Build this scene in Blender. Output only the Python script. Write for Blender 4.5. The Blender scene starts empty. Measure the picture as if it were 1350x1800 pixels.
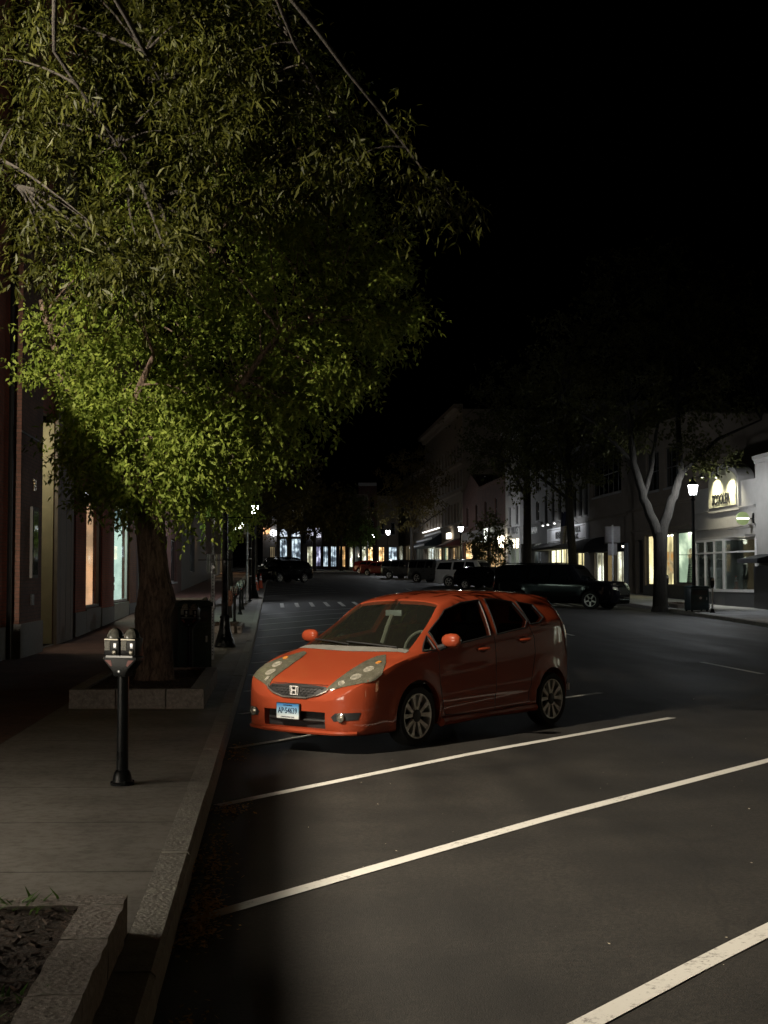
import bpy, bmesh, math, random
import numpy as np
from mathutils import Vector, Matrix
from mathutils.bvhtree import BVHTree
from mathutils.geometry import delaunay_2d_cdt

random.seed(7)
rng = np.random.default_rng(11)
scene = bpy.context.scene
C = scene.collection
R = math.radians
PI = math.pi

# ------------------------------------------------------------------ camera, sky, exposure
cam_d = bpy.data.cameras.new("camera")
cam = bpy.data.objects.new("camera", cam_d)
C.objects.link(cam)
F = 2400.0                       # focal length in pixels of the 1350x1800 photo
cam_d.sensor_fit = 'VERTICAL'
cam_d.sensor_height = 24.0
cam_d.lens = 24.0 * F / 1800.0
cam_d.clip_start = 0.05
cam_d.clip_end = 3000.0
PITCH = math.atan(117.0 / F)
cam.location = (0, 0, 1.65)
cam.rotation_euler = (PI / 2 + PITCH, 0, 0)
scene.camera = cam

w = bpy.data.worlds.new("World")
scene.world = w
w.use_nodes = True
nt = w.node_tree
bg = nt.nodes["Background"]
sky = nt.nodes.new("ShaderNodeTexSky")
sky.sky_type = 'NISHITA'
sky.sun_disc = False
sky.sun_elevation = R(-9)
sky.sun_rotation = R(250)
nt.links.new(sky.outputs["Color"], bg.inputs["Color"])
bg.inputs["Strength"].default_value = 0.05
scene.view_settings.view_transform = 'Standard'
scene.view_settings.look = 'None'
scene.view_settings.exposure = 0.0
scene.view_settings.gamma = 1.0
scene.cycles.use_denoising = True
scene.cycles.max_bounces = 6
scene.cycles.diffuse_bounces = 2
scene.cycles.glossy_bounces = 3
scene.cycles.transmission_bounces = 4
scene.cycles.transparent_max_bounces = 10
scene.cycles.sample_clamp_indirect = 3.0
scene.cycles.caustics_reflective = False
scene.cycles.caustics_refractive = False

FLOOD_W = 6300.0
LAMP_W = 1000.0

# ------------------------------------------------------------------ street frame
PHI = math.atan(0.0817)
UO = -0.464
ct, st = math.cos(PHI), math.sin(PHI)
ROAD_W = 16.4

def S(u, v, z=0.0):
    return Vector((UO + u * ct - v * st, u * st + v * ct, z))

def UV(x, y):
    x -= UO
    return x * ct + y * st, -x * st + y * ct

def prof(v):
    if v < 30: return 0.0
    if v < 42: return 0.02 * (v - 30) ** 2 / 24.0
    return 0.02 * (v - 36)

def cross(u):
    xs = [-60, 0, 0.3, 2.4, 5, 8.2, 12, 16.4, 80]
    zs = [-.07, -.07, -.06, 0.0, .02, .035, .01, -.06, -.06]
    return float(np.interp(u, xs, zs))

KERB = 0.14
def gz(u, v):
    """ground height: road between the kerbs, pavement outside them"""
    if 0 <= u <= ROAD_W: return prof(v) + cross(u)
    if u < 0: return prof(v) + cross(0) + KERB + 0.008 * min(-u, 5)
    return prof(v) + cross(ROAD_W) + KERB + 0.008 * min(u - ROAD_W, 5)

def gxy(x, y):
    return gz(*UV(x, y))

def px2f_right(px):              # photo column -> v on the right hand facade line
    Y = 19.4 / ((px - 675) / F + 0.08)
    return UV((px - 675) / F * Y, Y)[1]

def px2f_left(px):
    Y = 5.2 / ((675 - px) / F - 0.08)
    return UV((px - 675) / F * Y, Y)[1]

U_RF = UV(15.0, 55.0)[0]
U_LF = UV(-7.6, 30.0)[0]

def zpix(y, Y):
    return 1.65 + (1017 - y) * Y / F

# ------------------------------------------------------------------ materials
MATS = {}
def new_mat(name):
    m = bpy.data.materials.new(name)
    m.use_nodes = True
    t = m.node_tree
    for n in list(t.nodes): t.nodes.remove(n)
    out = t.nodes.new("ShaderNodeOutputMaterial")
    return m, t, out

def pbr(name, col, rough=0.6, metal=0.0, var=0.15, vscale=6.0, bump=0.0, bscale=60.0, coat=0.0, col2=None, spec=0.5, stretch=None):
    if name in MATS: return MATS[name]
    m, t, out = new_mat(name)
    N, L = t.nodes, t.links
    b = N.new("ShaderNodeBsdfPrincipled")
    b.inputs["Roughness"].default_value = rough
    b.inputs["Metallic"].default_value = metal
    b.inputs["Coat Weight"].default_value = coat
    b.inputs["Coat Roughness"].default_value = 0.04
    b.inputs["Specular IOR Level"].default_value = spec
    tc = N.new("ShaderNodeTexCoord")
    src = tc.outputs["Object"]
    if stretch:
        mp = N.new("ShaderNodeMapping"); mp.inputs["Scale"].default_value = stretch
        L.new(src, mp.inputs["Vector"]); src = mp.outputs["Vector"]
    n1 = N.new("ShaderNodeTexNoise"); n1.inputs["Scale"].default_value = vscale
    n1.inputs["Detail"].default_value = 6; n1.inputs["Roughness"].default_value = .65
    L.new(src, n1.inputs["Vector"])
    rp = N.new("ShaderNodeValToRGB")
    a = [max(0, c * (1 - var)) for c in col]
    bb = list(col2) if col2 else [min(1, c * (1 + var)) for c in col]
    rp.color_ramp.elements[0].position = .32; rp.color_ramp.elements[0].color = (*a, 1)
    rp.color_ramp.elements[1].position = .68; rp.color_ramp.elements[1].color = (*bb, 1)
    L.new(n1.outputs["Fac"], rp.inputs["Fac"])
    L.new(rp.outputs["Color"], b.inputs["Base Color"])
    if rough > .2:
        mr = N.new("ShaderNodeMapRange")
        mr.inputs["To Min"].default_value = max(.05, rough - .12); mr.inputs["To Max"].default_value = min(1, rough + .12)
        L.new(n1.outputs["Fac"], mr.inputs["Value"]); L.new(mr.outputs["Result"], b.inputs["Roughness"])
    if bump:
        n2 = N.new("ShaderNodeTexNoise"); n2.inputs["Scale"].default_value = bscale; n2.inputs["Detail"].default_value = 5
        L.new(src, n2.inputs["Vector"])
        bp = N.new("ShaderNodeBump"); bp.inputs["Strength"].default_value = bump; bp.inputs["Distance"].default_value = .02
        L.new(n2.outputs["Fac"], bp.inputs["Height"]); L.new(bp.outputs["Normal"], b.inputs["Normal"])
    L.new(b.outputs["BSDF"], out.inputs["Surface"])
    MATS[name] = m
    return m

def brick(name, c1, c2, mortar, scale=1.0, bw=.21, bh=.072, rough=.85, mort=.006, axis='wall'):
    if name in MATS: return MATS[name]
    m, t, out = new_mat(name)
    N, L = t.nodes, t.links
    b = N.new("ShaderNodeBsdfPrincipled"); b.inputs["Roughness"].default_value = rough
    tc = N.new("ShaderNodeTexCoord")
    sp = N.new("ShaderNodeSeparateXYZ"); L.new(tc.outputs["Object"], sp.inputs[0])
    cb = N.new("ShaderNodeCombineXYZ")
    if axis == 'wall':
        ad = N.new("ShaderNodeMath"); ad.operation = 'ADD'
        L.new(sp.outputs["X"], ad.inputs[0]); L.new(sp.outputs["Y"], ad.inputs[1])
        L.new(ad.outputs[0], cb.inputs["X"]); L.new(sp.outputs["Z"], cb.inputs["Y"])
    else:
        L.new(sp.outputs["X"], cb.inputs["X"]); L.new(sp.outputs["Y"], cb.inputs["Y"])
    bt = N.new("ShaderNodeTexBrick")
    bt.inputs["Scale"].default_value = 1.0
    if axis == "flat" and bw > 2: bt.offset = 0.0
    bt.inputs["Brick Width"].default_value = bw * scale
    bt.inputs["Row Height"].default_value = bh * scale
    bt.inputs["Mortar Size"].default_value = mort * scale
    bt.inputs["Color1"].default_value = (*c1, 1); bt.inputs["Color2"].default_value = (*c2, 1); bt.inputs["Mortar"].default_value = (*mortar, 1)
    L.new(cb.outputs[0], bt.inputs["Vector"])
    n1 = N.new("ShaderNodeTexNoise"); n1.inputs["Scale"].default_value = 1.3; n1.inputs["Detail"].default_value = 6
    L.new(tc.outputs["Object"], n1.inputs["Vector"])
    mx = N.new("ShaderNodeMix"); mx.data_type = 'RGBA'; mx.blend_type = 'MULTIPLY'; mx.inputs["Factor"].default_value = .8
    rp = N.new("ShaderNodeValToRGB"); rp.color_ramp.elements[0].position = .3; rp.color_ramp.elements[0].color = (.55, .55, .55, 1)
    rp.color_ramp.elements[1].position = .7
    L.new(n1.outputs["Fac"], rp.inputs["Fac"])
    L.new(bt.outputs["Color"], mx.inputs["A"]); L.new(rp.outputs["Color"], mx.inputs["B"])
    n3 = N.new("ShaderNodeTexNoise"); n3.inputs["Scale"].default_value = 11; n3.inputs["Detail"].default_value = 8; n3.inputs["Roughness"].default_value = .75
    L.new(tc.outputs["Object"], n3.inputs["Vector"])
    r3 = N.new("ShaderNodeValToRGB"); r3.color_ramp.elements[0].position = .32; r3.color_ramp.elements[0].color = (.62, .61, .59, 1); r3.color_ramp.elements[1].position = .55
    L.new(n3.outputs["Fac"], r3.inputs["Fac"])
    m4 = N.new("ShaderNodeMix"); m4.data_type = 'RGBA'; m4.blend_type = 'MULTIPLY'; m4.inputs["Factor"].default_value = 1
    L.new(mx.outputs["Result"], m4.inputs["A"]); L.new(r3.outputs["Color"], m4.inputs["B"])
    L.new(m4.outputs["Result"], b.inputs["Base Color"])
    bp = N.new("ShaderNodeBump"); bp.inputs["Strength"].default_value = .6; bp.inputs["Distance"].default_value = .01; bp.invert = True
    L.new(bt.outputs["Fac"], bp.inputs["Height"]); L.new(bp.outputs["Normal"], b.inputs["Normal"])
    L.new(b.outputs["BSDF"], out.inputs["Surface"])
    MATS[name] = m
    return m

def emit(name, col, strength, col2=None, scale=(1, 1, 1), contrast=(.35, .65), low=.25):
    """something that gives off light, with a procedural pattern (goods, curtains, panes)"""
    if name in MATS: return MATS[name]
    m, t, out = new_mat(name)
    N, L = t.nodes, t.links
    e = N.new("ShaderNodeEmission"); e.inputs["Strength"].default_value = strength
    if col2:
        tc = N.new("ShaderNodeTexCoord"); mp = N.new("ShaderNodeMapping"); mp.inputs["Scale"].default_value = scale
        L.new(tc.outputs["Object"], mp.inputs["Vector"])
        n1 = N.new("ShaderNodeTexNoise"); n1.inputs["Scale"].default_value = 1.0; n1.inputs["Detail"].default_value = 4
        L.new(mp.outputs["Vector"], n1.inputs["Vector"])
        rp = N.new("ShaderNodeValToRGB")
        rp.color_ramp.elements[0].position = contrast[0]; rp.color_ramp.elements[0].color = (*[c * low for c in col2], 1)
        rp.color_ramp.elements[1].position = contrast[1]; rp.color_ramp.elements[1].color = (*col, 1)
        md = rp.color_ramp.elements.new((contrast[0] + contrast[1]) / 2); md.color = (*col2, 1)
        L.new(n1.outputs["Fac"], rp.inputs["Fac"]); L.new(rp.outputs["Color"], e.inputs["Color"])
    else:
        e.inputs["Color"].default_value = (*col, 1)
    L.new(e.outputs[0], out.inputs["Surface"])
    MATS[name] = m
    return m

def glass(name, tint=(.9, .95, .93), refl=.06, rough=.02, refl_haze=0.0):
    if name in MATS: return MATS[name]
    m, t, out = new_mat(name)
    N, L = t.nodes, t.links
    tr = N.new("ShaderNodeBsdfTransparent"); tr.inputs["Color"].default_value = (*tint, 1)
    gl = N.new("ShaderNodeBsdfGlossy"); gl.inputs["Roughness"].default_value = rough
    lw = N.new("ShaderNodeLayerWeight"); lw.inputs["Blend"].default_value = .25
    mr = N.new("ShaderNodeMapRange"); mr.inputs["To Min"].default_value = refl; mr.inputs["To Max"].default_value = .75
    L.new(lw.outputs["Fresnel"], mr.inputs["Value"])
    mx = N.new("ShaderNodeMixShader")
    L.new(mr.outputs["Result"], mx.inputs["Fac"]); L.new(tr.outputs[0], mx.inputs[1]); L.new(gl.outputs[0], mx.inputs[2])
    last = mx
    if refl_haze:
        df = N.new("ShaderNodeBsdfDiffuse"); df.inputs["Color"].default_value = (.62, .64, .52, 1)  # greenish diffuse film paints the reflected haze onto the windscreen
        m2 = N.new("ShaderNodeMixShader"); m2.inputs[0].default_value = refl_haze
        L.new(mx.outputs[0], m2.inputs[1]); L.new(df.outputs[0], m2.inputs[2]); last = m2
    L.new(last.outputs[0], out.inputs["Surface"])
    MATS[name] = m
    return m

def lamp_glass(name, col, strength):
    """glowing frosted lantern glass that lets the bulb's light out"""
    if name in MATS: return MATS[name]
    m, t, out = new_mat(name)
    N, L = t.nodes, t.links
    tr = N.new("ShaderNodeBsdfTransparent")
    e = N.new("ShaderNodeEmission"); e.inputs["Strength"].default_value = strength; e.inputs["Color"].default_value = (*col, 1)
    mx = N.new("ShaderNodeMixShader"); mx.inputs[0].default_value = .5
    L.new(tr.outputs[0], mx.inputs[1]); L.new(e.outputs[0], mx.inputs[2]); L.new(mx.outputs[0], out.inputs["Surface"])
    MATS[name] = m
    return m

def leafmat(name, c1, c2, trans=.35):
    if name in MATS: return MATS[name]
    m, t, out = new_mat(name)
    N, L = t.nodes, t.links
    g = N.new("ShaderNodeNewGeometry")
    rp = N.new("ShaderNodeValToRGB"); rp.color_ramp.elements[0].color = (*c1, 1); rp.color_ramp.elements[1].color = (*c2, 1)
    L.new(g.outputs["Random Per Island"], rp.inputs["Fac"])
    b = N.new("ShaderNodeBsdfPrincipled"); b.inputs["Roughness"].default_value = .55; b.inputs["Specular IOR Level"].default_value = .2
    L.new(rp.outputs["Color"], b.inputs["Base Color"])
    tl = N.new("ShaderNodeBsdfTranslucent"); L.new(rp.outputs["Color"], tl.inputs["Color"])
    mx = N.new("ShaderNodeMixShader"); mx.inputs[0].default_value = trans
    L.new(b.outputs[0], mx.inputs[1]); L.new(tl.outputs[0], mx.inputs[2]); L.new(mx.outputs[0], out.inputs["Surface"])
    MATS[name] = m
    return m

def asphalt():
    m, t, out = new_mat("asphalt")
    N, L = t.nodes, t.links
    b = N.new("ShaderNodeBsdfPrincipled")
    tc = N.new("ShaderNodeTexCoord")
    def noise(sc, det=5, stretch=None):
        n = N.new("ShaderNodeTexNoise"); n.inputs["Scale"].default_value = sc; n.inputs["Detail"].default_value = det
        if stretch:
            mp = N.new("ShaderNodeMapping"); mp.inputs["Scale"].default_value = stretch
            L.new(tc.outputs["Object"], mp.inputs["Vector"]); L.new(mp.outputs["Vector"], n.inputs["Vector"])
        else: L.new(tc.outputs["Object"], n.inputs["Vector"])
        return n
    fine = noise(140, 4); mid = noise(1.1, 7); streak = noise(1.0, 5, (1.6, .12, 1))
    rp = N.new("ShaderNodeValToRGB")
    e = rp.color_ramp.elements
    e[0].position = .3; e[0].color = (.007, .0067, .0064, 1); e[1].position = .72; e[1].color = (.036, .033, .029, 1)
    L.new(fine.outputs["Fac"], rp.inputs["Fac"])
    r2 = N.new("ShaderNodeValToRGB"); r2.color_ramp.elements[0].position = .33; r2.color_ramp.elements[0].color = (.52, .51, .5, 1)
    r2.color_ramp.elements[1].position = .67; r2.color_ramp.elements[1].color = (1.35, 1.31, 1.24, 1)
    L.new(mid.outputs["Fac"], r2.inputs["Fac"])
    r3 = N.new("ShaderNodeValToRGB"); r3.color_ramp.elements[0].position = .35; r3.color_ramp.elements[0].color = (.72, .72, .72, 1)
    r3.color_ramp.elements[1].position = .65; r3.color_ramp.elements[1].color = (1.1, 1.1, 1.1, 1)
    L.new(streak.outputs["Fac"], r3.inputs["Fac"])
    m1 = N.new("ShaderNodeMix"); m1.data_type = 'RGBA'; m1.blend_type = 'MULTIPLY'; m1.inputs["Factor"].default_value = 1
    m2 = N.new("ShaderNodeMix"); m2.data_type = 'RGBA'; m2.blend_type = 'MULTIPLY'; m2.inputs["Factor"].default_value = 1
    L.new(rp.outputs["Color"], m1.inputs["A"]); L.new(r2.outputs["Color"], m1.inputs["B"])
    L.new(m1.outputs["Result"], m2.inputs["A"]); L.new(r3.outputs["Color"], m2.inputs["B"])
    # cracks
    vo = N.new("ShaderNodeTexVoronoi"); vo.feature = 'DISTANCE_TO_EDGE'; vo.inputs["Scale"].default_value = .32
    wp = N.new("ShaderNodeMix"); wp.data_type = 'RGBA'; wp.inputs["Factor"].default_value = .12
    nz = noise(2.2, 6)
    L.new(tc.outputs["Object"], wp.inputs["A"]); L.new(nz.outputs["Color"], wp.inputs["B"]); L.new(wp.outputs["Result"], vo.inputs["Vector"])
    cr = N.new("ShaderNodeValToRGB"); cr.color_ramp.elements[0].position = .0; cr.color_ramp.elements[0].color = (.7, .7, .7, 1)
    cr.color_ramp.elements[1].position = .006; cr.color_ramp.elements[1].color = (1, 1, 1, 1)
    L.new(vo.outputs["Distance"], cr.inputs["Fac"])
    m3 = N.new("ShaderNodeMix"); m3.data_type = 'RGBA'; m3.blend_type = 'MULTIPLY'; m3.inputs["Factor"].default_value = 1
    L.new(m2.outputs["Result"], m3.inputs["A"]); L.new(cr.outputs["Color"], m3.inputs["B"])
    gr = noise(38, 6)
    r4 = N.new("ShaderNodeValToRGB"); r4.color_ramp.elements[0].position = .36; r4.color_ramp.elements[0].color = (.6, .6, .6, 1)
    r4.color_ramp.elements[1].position = .66; r4.color_ramp.elements[1].color = (1.35, 1.33, 1.3, 1)
    L.new(gr.outputs["Fac"], r4.inputs["Fac"])
    m5 = N.new("ShaderNodeMix"); m5.data_type = 'RGBA'; m5.blend_type = 'MULTIPLY'; m5.inputs["Factor"].default_value = 1
    L.new(m3.outputs["Result"], m5.inputs["A"]); L.new(r4.outputs["Color"], m5.inputs["B"])
    L.new(m5.outputs["Result"], b.inputs["Base Color"])
    mr = N.new("ShaderNodeMapRange"); mr.inputs["To Min"].default_value = .55; mr.inputs["To Max"].default_value = .9
    L.new(streak.outputs["Fac"], mr.inputs["Value"]); L.new(mr.outputs["Result"], b.inputs["Roughness"])
    bp = N.new("ShaderNodeBump"); bp.inputs["Strength"].default_value = .5; bp.inputs["Distance"].default_value = .006
    L.new(fine.outputs["Fac"], bp.inputs["Height"]); L.new(bp.outputs["Normal"], b.inputs["Normal"])
    L.new(b.outputs[0], out.inputs["Surface"])
    return m

def paint_line():
    m, t, out = new_mat("road_paint")
    N, L = t.nodes, t.links
    b = N.new("ShaderNodeBsdfPrincipled"); b.inputs["Roughness"].default_value = .7
    tc = N.new("ShaderNodeTexCoord")
    n = N.new("ShaderNodeTexNoise"); n.inputs["Scale"].default_value = 34; n.inputs["Detail"].default_value = 8; n.inputs["Roughness"].default_value = .75
    L.new(tc.outputs["Object"], n.inputs["Vector"])
    rp = N.new("ShaderNodeValToRGB"); rp.color_ramp.elements[0].position = .33; rp.color_ramp.elements[0].color = (.2, .19, .18, 1)
    rp.color_ramp.elements[1].position = .46; rp.color_ramp.elements[1].color = (.66, .65, .61, 1)
    n2 = N.new("ShaderNodeTexNoise"); n2.inputs["Scale"].default_value = 3.2; n2.inputs["Detail"].default_value = 6
    L.new(tc.outputs["Object"], n2.inputs["Vector"])
    ad = N.new("ShaderNodeMath"); ad.operation = 'MULTIPLY_ADD'; ad.inputs[1].default_value = .45; ad.inputs[2].default_value = -.2
    L.new(n2.outputs["Fac"], ad.inputs[0])
    a2 = N.new("ShaderNodeMath"); a2.operation = 'ADD'; L.new(n.outputs["Fac"], a2.inputs[0]); L.new(ad.outputs[0], a2.inputs[1])
    L.new(a2.outputs[0], rp.inputs["Fac"]); L.new(rp.outputs["Color"], b.inputs["Base Color"]); L.new(b.outputs[0], out.inputs["Surface"])
    return m

M_ASPH = asphalt()
M_LINE = paint_line()
M_CONC = brick("concrete_walk", (.29, .265, .235), (.31, .285, .255), (.15, .135, .12), bw=2.1, bh=1.5, mort=.012, axis='flat')
M_CONC_R = brick("concrete_far", (.50, .50, .50), (.54, .54, .54), (.2, .2, .2), bw=1.7, bh=1.7, mort=.012, axis='flat')
M_PAVER = brick("paver_walk", (.16, .075, .055), (.21, .10, .075), (.09, .07, .06), bw=.21, bh=.105, mort=.006, axis='flat')
M_KERB = pbr("kerb_granite", (.30, .28, .25), .8, var=.25, vscale=9, bump=.5, bscale=45)
M_GRAN = pbr("rough_granite", (.27, .235, .21), .9, var=.35, vscale=30, bump=.5, bscale=40)
M_MULCH = pbr("mulch", (.045, .028, .018), .95, var=.6, vscale=30, bump=1.0, bscale=40)
M_EARTH = pbr("earth", (.05, .045, .04), .95, var=.3)
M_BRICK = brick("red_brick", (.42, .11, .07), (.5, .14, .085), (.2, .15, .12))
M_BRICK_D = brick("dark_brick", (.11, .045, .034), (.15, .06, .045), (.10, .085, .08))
M_BRICK_LIT = brick("orange_lit_brick", (.36, .13, .055), (.44, .17, .07), (.2, .15, .1))  # orange window glow on one pier, put into the brick colour
M_STONE = pbr("grey_granite_base", (.20, .20, .20), .7, var=.2, vscale=14)
M_CREAM = pbr("cream_plaster", (.42, .38, .26), .9, var=.12, vscale=2, bump=.15, bscale=40)
M_STUC_W = pbr("white_stucco", (.27, .255, .235), .9, var=.08, vscale=3, bump=.2, bscale=50)
M_STUC_T = pbr("taupe_stucco", (.15, .122, .098), .9, var=.14, vscale=2, bump=.2, bscale=50)
M_STUC_G = pbr("grey_facade", (.17, .165, .16), .85, var=.12, vscale=2)
M_WHITE_B = pbr("white_facade", (.36, .35, .34), .85, var=.1, vscale=2)
M_TAN = pbr("tan_facade", (.22, .18, .135), .85, var=.15, vscale=2)
M_BLACK = pbr("black_metal", (.012, .012, .013), .35, .6, var=.2)
M_CAST = pbr("cast_iron_black", (.007, .0075, .008), .3, .0, var=.3, bump=.1, bscale=90, spec=.13)
M_GREEN = pbr("dark_green_metal", (.008, .022, .017), .4, .2, var=.3)
M_TEAL = pbr("dark_teal_metal", (.008, .03, .038), .4, .2, var=.3)
M_STEEL = pbr("galvanised_steel", (.42, .43, .45), .38, .9, var=.2, vscale=18)
M_WHITE = pbr("white_paint", (.62, .61, .59), .5, var=.06)
M_FRAME = pbr("white_frame", (.55, .53, .51), .45, var=.06)
M_DFRAME = pbr("dark_frame", (.03, .03, .03), .4, var=.2)
M_CLOTH_K = pbr("black_awning_cloth", (.008, .008, .009), .9, var=.2)
M_CLOTH_N = pbr("navy_awning_cloth", (.012, .017, .03), .9, var=.2)
M_ORANGE = pbr("cone_orange", (.62, .085, .02), .55, var=.1)
M_REFL = pbr("reflective_white", (.75, .75, .75), .4)
M_RUBBER = pbr("tyre_rubber", (.012, .012, .012), .85, var=.2)
M_ALLOY = pbr("machined_alloy", (.80, .78, .74), .3, .2, var=.06)
M_ALLOY_D = pbr("dark_wheel_pocket", (.03, .03, .032), .45, .8)
M_CHROME = pbr("chrome", (.8, .8, .8), .08, 1.0, var=.02)
M_PLAST = pbr("black_plastic", (.014, .014, .015), .5, var=.2)
M_INTER = pbr("dark_interior", (.03, .029, .027), .8, var=.2)
M_INTER_L = pbr("beige_interior", (.22, .2, .17), .8, var=.1)
M_WINDOW = pbr("dark_pane", (.005, .006, .007), .05, 0, var=.2, spec=.4)
M_GLASS = glass("shop_glass", (.86, .93, .9), .05)
M_CARGLASS = glass("car_glass", (.55, .62, .58), .07, .03, refl_haze=.013)
M_SIDEGLASS = glass("car_side_glass", (.42, .46, .44), .07)
M_BARK = None

def barkmat(name, c1, c2):
    m, t, out = new_mat(name)
    N, L = t.nodes, t.links
    b = N.new("ShaderNodeBsdfPrincipled"); b.inputs["Roughness"].default_value = .95
    tc = N.new("ShaderNodeTexCoord"); mp = N.new("ShaderNodeMapping"); mp.inputs["Scale"].default_value = (14, 14, 3.2)
    L.new(tc.outputs["Object"], mp.inputs["Vector"])
    n = N.new("ShaderNodeTexNoise"); n.inputs["Scale"].default_value = 1.6; n.inputs["Detail"].default_value = 8; n.inputs["Roughness"].default_value = .7
    n.inputs["Distortion"].default_value = .6
    L.new(mp.outputs["Vector"], n.inputs["Vector"])
    rp = N.new("ShaderNodeValToRGB"); rp.color_ramp.elements[0].position = .38; rp.color_ramp.elements[0].color = (*c1, 1)
    rp.color_ramp.elements[1].position = .62; rp.color_ramp.elements[1].color = (*c2, 1)
    L.new(n.outputs["Fac"], rp.inputs["Fac"]); L.new(rp.outputs["Color"], b.inputs["Base Color"])
    bp = N.new("ShaderNodeBump"); bp.inputs["Strength"].default_value = 1.0; bp.inputs["Distance"].default_value = .05
    L.new(n.outputs["Fac"], bp.inputs["Height"]); L.new(bp.outputs["Normal"], b.inputs["Normal"])
    L.new(b.outputs[0], out.inputs["Surface"])
    return m
M_BARK = barkmat("rough_bark", (.07, .047, .034), (.30, .215, .165))
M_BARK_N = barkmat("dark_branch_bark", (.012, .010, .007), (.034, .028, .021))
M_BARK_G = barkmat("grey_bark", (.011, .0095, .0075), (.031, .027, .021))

# ------------------------------------------------------------------ mesh helpers
class MB:
    def __init__(s): s.v, s.f = [], []
    def add(s, vs, fs):
        o = len(s.v); s.v += [tuple(p) for p in vs]; s.f += [tuple(i + o for i in f) for f in fs]; return s
    def box(s, a, b, M=None):
        (x0, y0, z0), (x1, y1, z1) = a, b
        vs = [Vector(p) for p in ((x0, y0, z0), (x1, y0, z0), (x1, y1, z0), (x0, y1, z0), (x0, y0, z1), (x1, y0, z1), (x1, y1, z1), (x0, y1, z1))]
        if M: vs = [M @ p for p in vs]
        return s.add(vs, [(0, 3, 2, 1), (4, 5, 6, 7), (0, 1, 5, 4), (1, 2, 6, 5), (2, 3, 7, 6), (3, 0, 4, 7)])
    def tube(s, pts, rad, n=8, cap=True):
        pts = [Vector(p) for p in pts]
        if not hasattr(rad, '__len__'): rad = [rad] * len(pts)
        vs, fs = [], []
        up = Vector((0, 0, 1))
        prev = None
        for i, p in enumerate(pts):
            d = (pts[min(i + 1, len(pts) - 1)] - pts[max(i - 1, 0)])
            if d.length < 1e-9: d = Vector((0, 0, 1))
            d.normalize()
            if prev is None:
                a = d.cross(up if abs(d.z) < .95 else Vector((1, 0, 0))).normalized()
            else:
                a = (prev - d * prev.dot(d)).normalized()
            prev = a
            b = d.cross(a)
            for k in range(n):
                th = 2 * PI * k / n
                vs.append(p + (a * math.cos(th) + b * math.sin(th)) * rad[i])
        for i in range(len(pts) - 1):
            for k in range(n):
                k2 = (k + 1) % n
                fs.append((i * n + k, i * n + k2, (i + 1) * n + k2, (i + 1) * n + k))
        if cap:
            fs.append(tuple(range(n - 1, -1, -1))); fs.append(tuple((len(pts) - 1) * n + k for k in range(n)))
        return s.add(vs, fs)
    def lathe(s, prof, n=20, M=None, wob=None, cap=(True, True)):
        vs, fs = [], []
        for i, (r, z) in enumerate(prof):
            for k in range(n):
                th = 2 * PI * k / n
                rr = r * (wob(th, z) if wob else 1)
                p = Vector((rr * math.cos(th), rr * math.sin(th), z))
                vs.append(M @ p if M else p)
        for i in range(len(prof) - 1):
            for k in range(n):
                k2 = (k + 1) % n
                fs.append((i * n + k, i * n + k2, (i + 1) * n + k2, (i + 1) * n + k))
        if cap[0]: fs.append(tuple(range(n - 1, -1, -1)))
        if cap[1]: fs.append(tuple((len(prof) - 1) * n + k for k in range(n)))
        return s.add(vs, fs)
    def prism(s, poly, y0, y1, M=None):
        """polygon in x,z extruded along y"""
        n = len(poly)
        vs = [Vector((x, y0, z)) for x, z in poly] + [Vector((x, y1, z)) for x, z in poly]
        if M: vs = [M @ p for p in vs]
        fs = [tuple(range(n)), tuple(range(2 * n - 1, n - 1, -1))] + [(i, i + n, (i + 1) % n + n, (i + 1) % n) for i in range(n)]
        return s.add(vs, fs)
    def quad(s, a, b, c, d): return s.add([a, b, c, d], [(0, 1, 2, 3)])
    def build(s, name, mat, parent=None, smooth=False, sharp=40, bevel=0.0):
        me = bpy.data.meshes.new(name)
        me.from_pydata(s.v, [], s.f)
        me.validate(); me.update()
        bm = bmesh.new(); bm.from_mesh(me)
        bmesh.ops.recalc_face_normals(bm, faces=bm.faces)
        if bevel:
            es = [e for e in bm.edges if len(e.link_faces) == 2 and e.calc_face_angle(0) > R(35)]
            bmesh.ops.bevel(bm, geom=es, offset=bevel, segments=2, profile=.6, affect='EDGES', clamp_overlap=True)
        bm.to_mesh(me); bm.free()
        if mat: me.materials.append(mat)
        if smooth or bevel:
            me.polygons.foreach_set("use_smooth", [True] * len(me.polygons))
            me.set_sharp_from_angle(angle=R(sharp))
        o = bpy.data.objects.new(name, me)
        C.objects.link(o)
        if parent: o.parent = parent
        return o

def tag(o, label=None, cat=None, group=None, kind=None):
    if label: o["label"] = label
    if cat: o["category"] = cat
    if group: o["group"] = group
    if kind: o["kind"] = kind
    return o

def thing(name, label, cat, loc=(0, 0, 0), rz=0.0, group=None):
    o = bpy.data.objects.new(name, None)
    C.objects.link(o)
    o.empty_display_size = .2
    o.location = loc; o.rotation_euler = (0, 0, rz)
    return tag(o, label, cat, group)

def children(o): return [c for c in bpy.data.objects if c.parent is o]

def copy_tree(o, parent=None):
    c = o.copy(); C.objects.link(c)
    if parent: c.parent = parent
    for ch in children(o): copy_tree(ch, c)
    return c

def dup(root, loc, rz, label):
    c = copy_tree(root); c.location = loc; c.rotation_euler = (0, 0, rz); c["label"] = label
    return c

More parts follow.
